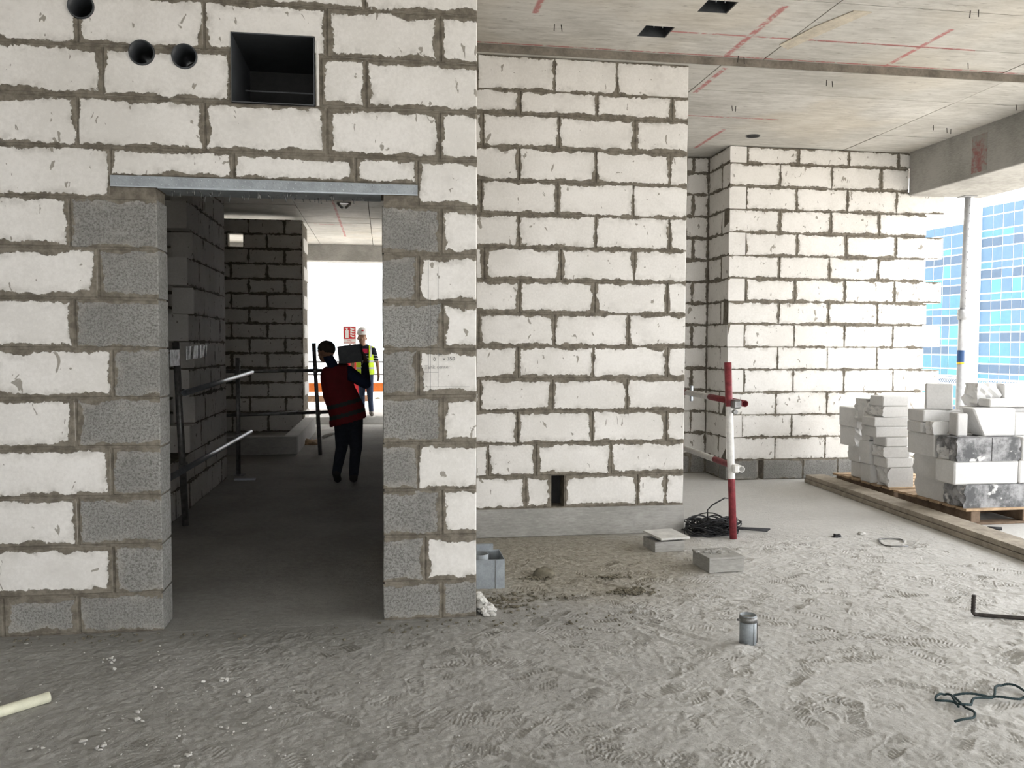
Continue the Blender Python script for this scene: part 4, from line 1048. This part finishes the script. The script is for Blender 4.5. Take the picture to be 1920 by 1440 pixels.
def panes(t0, t1, ztop, out, n, par):
    z = ztop; cyc = [(1.25, 3), (1.85, 0), (.95, 1)]; k = 0; ws_ = [random.uniform(.7, 1.4) for _ in range(n)]; edges = [t0+(t1-t0)*sum(ws_[:i])/sum(ws_) for i in range(n+1)]
    while z > -8.5:
        h_, base = cyc[k % 3]
        for i in range(n):
            if base == 3: m = M_G[3 if random.random() < .8 else 2]
            else: m = M_G[random.choice((0, 2, 2, 1) if z > 9 else (0, 1, 0, 1, 2))]
            if z > ztop-1.3: m = M_G[2]
            tower_box('pane', edges[i]+.05, edges[i+1]-.05, z-h_+.08, z-.08, out-.05, out+.06, m, par)
        z -= h_; k += 1
panes(-8.2, .25, 19.7, 0, 6, tw); panes(2.2, 12.8, 18.0, -.3, 7, tw)
pt = thing('pale_tower', 'hazy pale apartment tower far beyond the terrace', 'building', (8, 150, 0))
M_PALE = mat_plain('pale_facade', (.86, .88, .88), .8, .04, 1, 0, 0); M_PGL = mat_plain('pale_glass', (.30, .37, .40), .5, .1, .3, 0, 0)
box('facade', -26, 14, 0, 20, -42, 60, M_PALE, pt)
for ix in range(12):
    for iz in range(12):
        if (ix+iz*3) % 4 == 3: continue
        x = -24+ix*3.1; z = -14+iz*3.6
        box('window', x, x+1.5, -.1, .1, z, z+1.9, M_PGL, pt)
gd = box('street_ground', -700, 700, -500, 900, -43, -42, mat_plain('street', (.42, .39, .35), .9, .15, .05, 0, 0)); struct(gd, 'pale city ground far below the floor slab', 'ground')
#@@PEOPLE@@
# ================================================================== people
def seg_spheres(bm, p0, r0, p1, r1, sq=(1, 1, 1)):
    p0, p1 = Vector(p0), Vector(p1); L = (p1-p0).length; n = max(1, int(L/(.38*min(r0, r1)))+1)
    for i in range(n+1):
        t = i/n; r = r0+(r1-r0)*t
        bmesh.ops.create_icosphere(bm, subdivisions=2, radius=r, matrix=Matrix.Translation(p0+(p1-p0)*t) @ Matrix.Diagonal((*sq, 1)))
def remeshed(parts, voxel, iters, name):
    bm = bmesh.new()
    for p in parts: seg_spheres(bm, *p[:4], *(p[5:6] or ((1, 1, 1),)))
    me = bpy.data.meshes.new(name); bm.to_mesh(me); bm.free()
    ob = bpy.data.objects.new(name, me); C.objects.link(ob)
    m = ob.modifiers.new('r', 'REMESH'); m.mode = 'VOXEL'; m.voxel_size = voxel; m.use_smooth_shade = True
    s_ = ob.modifiers.new('s', 'SMOOTH'); s_.iterations = iters; s_.factor = .5
    out = evaluated(ob); bpy.data.objects.remove(ob, do_unlink=True)
    return out
def face_centers(me):
    n = len(me.polygons); c = np.empty(n*3); me.polygons.foreach_get('center', c); return c.reshape(-1, 3)
def assign(me, parts):
    c = face_centers(me); best = np.full(len(c), 1e9); mid = np.zeros(len(c), int)
    for p in parts:
        a, b = np.array(p[0], float), np.array(p[2], float); d = b-a; L2 = max(d@d, 1e-9)
        t = np.clip(((c-a)@d)/L2, 0, 1); sq = np.array(p[5] if len(p) > 5 else (1, 1, 1), float)
        dist = np.linalg.norm((c-(a+t[:, None]*d))/sq, axis=1)-(p[1]+(p[3]-p[1])*t)
        m = dist < best; best[m] = dist[m]; mid[m] = p[4]
    me.polygons.foreach_set('material_index', mid.astype(np.int32)); me.polygons.foreach_set('use_smooth', np.ones(len(c), bool)); me.update()
def hand_parts(wrist, fwd, nrm, mi, curl=.5, scale=1.0, thumb=1):
    """palm, four unequal bent fingers and a thumb leaving the side of the palm"""
    w = Vector(wrist); f = Vector(fwd).normalized(); n = Vector(nrm); n = (n-f*n.dot(f)).normalized(); s = f.cross(n)*thumb
    P = [(w, .026*scale, w+f*.045*scale, .030*scale, mi), (w+f*.045*scale+s*.018*scale, .020*scale, w+f*.085*scale+s*.02*scale, .017*scale, mi), (w+f*.045*scale-s*.018*scale, .020*scale, w+f*.08*scale-s*.024*scale, .015*scale, mi)]
    for k, (o, L) in enumerate(((.030, .072), (.010, .080), (-.011, .075), (-.031, .058))):
        b = w+f*(.085-.004*k)*scale+s*o*scale; a = curl*.5
        j1 = b+(f*math.cos(a)+n*math.sin(a))*L*.45*scale; a += curl*.8
        j2 = j1+(f*math.cos(a)+n*math.sin(a))*L*.32*scale; a += curl*.7
        j3 = j2+(f*math.cos(a)+n*math.sin(a))*L*.28*scale
        for x, y in ((b, j1), (j1, j2), (j2, j3)): P.append((x, .0098*scale, y, .0088*scale, mi))
    b = w+f*.030*scale+s*.028*scale; j1 = b+(f*.6+s*.75+n*.25).normalized()*.038*scale; j2 = j1+(f*.9+s*.2+n*.5*curl).normalized()*.032*scale
    P += [(b, .014*scale, j1, .0115*scale, mi), (j1, .0115*scale, j2, .0095*scale, mi)]
    return P
def shell(name, parts, voxel, keep, thick, mats, matf, parent, iters=6):
    me = remeshed(parts, voxel, iters, name); c = face_centers(me)
    bm = bmesh.new(); bm.from_mesh(me); bm.faces.ensure_lookup_table()
    bmesh.ops.delete(bm, geom=[f for f in bm.faces if not keep(c[f.index])], context='FACES')
    bm.to_mesh(me); bm.free()
    for m in mats: me.materials.append(m)
    c = face_centers(me)
    me.polygons.foreach_set('material_index', np.array([matf(x) for x in c], dtype=np.int32))
    o = link(name, me, None, parent); o.modifiers.new('thickness', 'SOLIDIFY').thickness = thick
    return o
M_SKIN = mat_plain('skin', (.30, .17, .11), .6, .1, 10, 0, .05)
M_JEANS = mat_plain('blue_jeans', (.030, .045, .085), .85, .2, 30, 0, .2)
M_DKTROU = mat_plain('dark_trousers', (.016, .019, .028), .9, .25, 30, 0, .2)
M_NAVY = mat_plain('navy_sleeves', (.010, .018, .045), .85, .2, 30, 0, .2)
M_SHOE = mat_plain('dark_boots', (.018, .017, .017), .7, .2)
M_SHOE2 = mat_plain('grey_boots', (.16, .145, .125), .8, .2)
M_VESTRED = mat_plain('red_vest', (.13, .007, .012), .8, .15, 20, 0, .1)
M_VESTBAND = mat_plain('dull_band', (.025, .026, .025), .6, .1)
M_VESTYEL = mat_plain('lime_vest', (.58, .80, .03), .7, .08, 20, 0, .1)
M_SILVER = mat_plain('reflective_band', (.42, .43, .42), .4, .1)
M_CAP = mat_plain('brown_cap', (.045, .035, .028), .9, .2)
M_HELM = mat_plain('white_helmet', (.80, .79, .77), .35, .04, 4, 0, 0)
M_EYE = mat_plain('eye', (.02, .015, .012), .3, .1, 4, 0, 0)
def mat_polo():
    t = NT('striped_polo', .85, .2); z = t.sep(t.pos())[2]
    k = t.math('FRACT', t.math('DIVIDE', t.math('SUBTRACT', z, 1.04), .058)); st_ = t.math('LESS_THAN', k, .2)
    col = t.mix(t.math('MULTIPLY', st_, t.math('LESS_THAN', z, 1.37)), (.014, .016, .026), (.62, .63, .66))
    x = t.sep(t.pos())[0]
    yoke = t.math('MULTIPLY', t.math('GREATER_THAN', z, 1.375), t.math('LESS_THAN', z, 1.465)); yoke = t.math('MULTIPLY', yoke, t.math('LESS_THAN', t.math('ABSOLUTE', t.math('ADD', x, .395)), .12))
    return t.color(t.mix(yoke, col, (.45, .02, .06)))
M_POLO = mat_polo()

# ---- worker walking away with a block on the shoulder
Y1 = 9.45
p1e = thing('person', 'worker in a red vest walking away, carrying a block on the shoulder', 'person', (0, 0, 0))
SK, SH, TR, BT = 0, 1, 2, 3
hd = Vector((-.638, Y1+.05, 1.470)); fd = Vector((-.80, .55, -.22)).normalized()
P = [(hd+Vector((0, 0, .015)), .094, hd+Vector((.008, -.012, .012)), .092, SK), (hd+fd*.03, .072, hd+fd*.035+Vector((0, 0, -.07)), .052, SK),
     (hd+fd*.09+Vector((0, 0, -.005)), .014, hd+fd*.108+Vector((0, 0, -.028)), .013, SK),          # nose
     (hd+Vector((.060, .065, -.01)), .018, hd+Vector((.062, .068, -.035)), .014, SK), (hd+Vector((-.03, -.09, -.01)), .018, hd+Vector((-.03, -.092, -.035)), .014, SK),   # ears
     (hd+Vector((.02, -.015, -.06)), .055, (-.548, Y1+.01, 1.27), .062, SH),
     ((-.625, Y1, 1.205), .075, (-.40, Y1, 1.235), .078, SH), ((-.53, Y1, 1.17), .15, (-.50, Y1, 1.02), .148, SH, (1.02, .70, 1)), ((-.50, Y1, 1.02), .145, (-.42, Y1, .78), .145, SH, (1.02, .72, 1)),
     ((-.415, Y1, .78), .145, (-.395, Y1, .72), .14, TR, (1.0, .75, 1)),
     ((-.39, Y1, 1.225), .078, (-.205, Y1-.03, 1.105), .060, SH), ((-.205, Y1-.03, 1.105), .058, (-.215, Y1+.20, 1.30), .040, SH), ((-.215, Y1+.20, 1.30), .036, (-.218, Y1+.24, 1.345), .030, SK),
     ((-.63, Y1+.02, 1.20), .075, (-.635, Y1+.22, 1.03), .056, SH), ((-.635, Y1+.22, 1.03), .052, (-.545, Y1+.40, 1.22), .038, SH), ((-.545, Y1+.40, 1.22), .033, (-.53, Y1+.42, 1.26), .029, SK),
     ((-.465, Y1, .73), .100, (-.475, Y1+.06, .40), .072, TR), ((-.475, Y1+.06, .40), .070, (-.525, Y1-.10, .135), .052, TR),
     ((-.33, Y1, .73), .100, (-.318, Y1+.05, .39), .074, TR), ((-.318, Y1+.05, .39), .070, (-.345, Y1+.02, .095), .056, TR),
     ((-.527, Y1-.115, .125), .046, (-.518, Y1-.02, .048), .042, BT), ((-.518, Y1-.02, .048), .042, (-.512, Y1+.07, .034), .034, BT), ((-.345, Y1-.01, .055), .050, (-.35, Y1+.18, .040), .040, BT)]
P += hand_parts((-.218, Y1+.24, 1.345), (-.05, .25, .9), (-1, .1, 0), SK, .75, .95, -1)
P += hand_parts((-.53, Y1+.42, 1.26), (.35, .1, .75), (.8, -.3, .2), SK, .6, .95, 1)
me = remeshed(P, .0075, 5, 'body'); assign(me, P)
link('body', me, [M_SKIN, M_NAVY, M_DKTROU, M_SHOE], p1e)
VP = [((-.60, Y1, 1.215), .098, (-.42, Y1, 1.235), .10, 0), ((-.53, Y1, 1.17), .175, (-.50, Y1, 1.02), .182, 0, (1.04, .74, 1)), ((-.50, Y1, 1.02), .182, (-.405, Y1, .78), .20, 0, (1.04, .76, 1)), ((-.405, Y1, .78), .20, (-.40, Y1, .68), .21, 0, (1.04, .74, 1))]
ax_o, ax_d = np.array((-.53, 1.2)), np.array((.13, -.48)); ax_d = ax_d/np.linalg.norm(ax_d)
def along(c): return float((np.array((c[0], c[2]))-ax_o)@ax_d)
def keep1(c):
    if along(c) > .535 or c[2] > 1.335: return False
    if (c[0]+.39)**2+(c[1]-Y1)**2*.4+(c[2]-1.225)**2 < .098**2 and c[0] > -.40: return False
    if (c[0]+.655)**2+(c[1]-Y1-.05)**2+(c[2]-1.20)**2 < .085**2 and c[1] > Y1-.02: return False
    if (c[0]+.56)**2+(c[1]-Y1)**2 < .082**2 and c[2] > 1.24: return False
    return True
shell('vest', VP, .012, keep1, .006, [M_VESTRED, M_VESTBAND], lambda c: 1 if .30 < along(c) < .345 or .42 < along(c) < .465 else 0, p1e)
CP = [(hd+Vector((0, 0, .02)), .100, hd+Vector((.008, -.012, .018)), .099, 0)]
shell('knit_cap', CP, .008, lambda c: (Vector(c)-hd).z > .0-.25*(Vector(c)-hd).dot(Vector((.8, -.55, 0))), .006, [M_CAP], lambda c: 0, p1e)
for s_ in (-1, 1):
    e_ = hd+fd*.088+Vector((.55*s_*.03, .80*s_*.03, .018)); bm = bmesh.new(); bmesh.ops.create_icosphere(bm, subdivisions=2, radius=.011, matrix=Matrix.Translation(e_)); bm_obj('eye', bm, M_EYE, p1e, None, True)
cb = loose('grey block carried on the walking worker\'s shoulder', -.125, .125, -.30, .30, -.098, .098, mat_plain('backlit_block', (.10, .105, .11), .95, .2, 20), 0, 'carried blocks')  # backlit shade painted into the block's dark colour
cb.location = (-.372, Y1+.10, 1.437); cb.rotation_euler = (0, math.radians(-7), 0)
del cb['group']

# ---- worker in a white helmet coming in from the terrace
Y2, G0 = 16.9, .13
p2e = thing('person', 'worker in a white helmet and lime vest walking in from the terrace', 'person', (0, 0, 0))
hd = Vector((-.437, Y2-.02, 1.672))
P = [(hd+Vector((0, .012, .03)), .090, hd+Vector((0, .02, .02)), .090, 0, (1.0, 1.08, 1.05)), (hd+Vector((0, -.025, -.02)), .078, hd+Vector((0, -.034, -.092)), .056, 0),
     (hd+Vector((0, -.098, -.005)), .012, hd+Vector((0, -.112, -.032)), .015, 0), (hd+Vector((-.02, -.078, -.066)), .011, hd+Vector((.02, -.078, -.066)), .011, 0),
     (hd+Vector((-.03, -.082, .022)), .016, hd+Vector((.03, -.082, .022)), .016, 0),
     (hd+Vector((-.086, .01, .005)), .017, hd+Vector((-.086, .012, -.025)), .013, 0), (hd+Vector((.086, .01, .005)), .017, hd+Vector((.086, .012, -.025)), .013, 0),
     (hd+Vector((0, .02, -.06)), .058, (-.405, Y2+.02, 1.48), .064, 0), ((-.455, Y2-.01, 1.505), .036, (-.365, Y2-.01, 1.505), .036, 1), ((-.47, Y2+.05, 1.52), .036, (-.345, Y2+.05, 1.52), .036, 1),
     ((-.545, Y2+.02, 1.445), .070, (-.235, Y2+.02, 1.44), .070, 1), ((-.39, Y2+.02, 1.39), .165, (-.385, Y2+.01, 1.20), .155, 1, (1.0, .68, 1)), ((-.385, Y2+.01, 1.20), .150, (-.375, Y2, 1.04), .150, 1, (1.0, .72, 1)),
     ((-.375, Y2, 1.02), .150, (-.37, Y2, .96), .145, 2, (1, .74, 1)),
     ((-.225, Y2+.02, 1.435), .064, (-.165, Y2+.03, 1.25), .054, 1), ((-.165, Y2+.03, 1.25), .043, (-.142, Y2+.03, 1.18), .040, 0), ((-.142, Y2+.03, 1.18), .040, (-.120, Y2-.03, .965), .028, 0),
     ((-.555, Y2+.02, 1.435), .064, (-.61, Y2+.04, 1.26), .054, 1), ((-.61, Y2+.04, 1.26), .043, (-.63, Y2+.04, 1.18), .040, 0), ((-.63, Y2+.04, 1.18), .040, (-.62, Y2-.06, .98), .028, 0),
     ((-.305, Y2, .95), .095, (-.285, Y2-.06, .56), .066, 2), ((-.285, Y2-.06, .56), .062, (-.265, Y2-.01, G0+.11), .050, 2),
     ((-.44, Y2, .95), .095, (-.445, Y2+.06, .56), .066, 2), ((-.445, Y2+.06, .56), .062, (-.44, Y2+.22, G0+.14), .050, 2),
     ((-.265, Y2+.02, G0+.052), .048, (-.250, Y2-.16, G0+.040), .040, 3), ((-.44, Y2+.23, G0+.06), .048, (-.44, Y2+.06, G0+.042), .040, 3)]
P += hand_parts((-.120, Y2-.03, .965), (.02, -.08, -1), (-.5, -.3, 0), 0, .35, .95, -1)
P += hand_parts((-.62, Y2-.06, .98), (.02, -.12, -1), (.5, -.3, 0), 0, .35, .95, 1)
me = remeshed(P, .0075, 5, 'body'); assign(me, P)
link('body', me, [M_SKIN, M_POLO, M_JEANS, M_SHOE2], p2e)
VP = [((-.52, Y2+.02, 1.448), .083, (-.26, Y2+.02, 1.444), .083, 0), ((-.39, Y2+.02, 1.39), .188, (-.385, Y2+.01, 1.20), .182, 0, (1.0, .72, 1)), ((-.385, Y2+.01, 1.20), .182, (-.375, Y2, .99), .190, 0, (1.0, .74, 1))]
def keep2(c):
    if c[2] < .955 or c[2] > 1.535: return False
    if c[1] < Y2 and abs(c[0]+.385-.02*(c[2]-1.2)) < .075: return False
    if (c[0]+.42)**2+(c[1]-Y2-.02)**2 < .085**2 and c[2] > 1.46: return False
    for sx in (-.555, -.225):
        if (c[0]-sx)**2+(c[2]-1.42)**2 < .07**2 and abs(c[0]-sx) < .06 and (c[0] < -.53 or c[0] > -.25): return False
    return True
shell('vest', VP, .012, keep2, .006, [M_VESTYEL, M_SILVER], lambda c: 1 if 1.06 < c[2] < 1.10 or 1.195 < c[2] < 1.235 or (c[2] > 1.30 and abs(abs(c[0]+.39)-.125) < .018) else 0, p2e)
HP = hd+Vector((0, .01, .078))
bm = bmesh.new(); bmesh.ops.create_uvsphere(bm, u_segments=28, v_segments=16, radius=1)
for v_ in bm.verts: v_.co = Vector((v_.co.x*.118, v_.co.y*.136, max(v_.co.z, -.05)*.145))+HP
hm = bm_obj('helmet', bm, M_HELM, p2e, None, True)
bm = bmesh.new(); n = 28
def br(k, r): 
    a = 2*math.pi*k/n; f_ = .03 if math.sin(a) < -.2 else 0
    return Vector((math.cos(a)*(.118+r), math.sin(a)*(.136+r+f_*(r > .005)), 0))+HP
ra = [[bm.verts.new(br(k, r)+Vector((0, 0, z))) for k in range(n)] for r, z in ((0, .002), (.022, -.008), (.022, -.013), (0, -.006))]
for i in range(4):
    for k in range(n): bm.faces.new((ra[i][k], ra[i][(k+1) % n], ra[(i+1) % 4][(k+1) % n], ra[(i+1) % 4][k]))
bm_obj('brim', bm, M_HELM, hm)
bm = bmesh.new(); bmesh.ops.create_icosphere(bm, subdivisions=2, radius=1, matrix=Matrix.Translation(HP+Vector((.01, -.116, .070))) @ Matrix.Diagonal((.024, .012, .018, 1))); bm_obj('red_emblem', bm, M_SIGNRED, hm, None, True)
for s_ in (-1, 1):
    bm = bmesh.new(); bmesh.ops.create_icosphere(bm, subdivisions=2, radius=.011, matrix=Matrix.Translation(hd+Vector((s_*.032, -.080, .005)))); bm_obj('eye', bm, M_EYE, p2e, None, True)
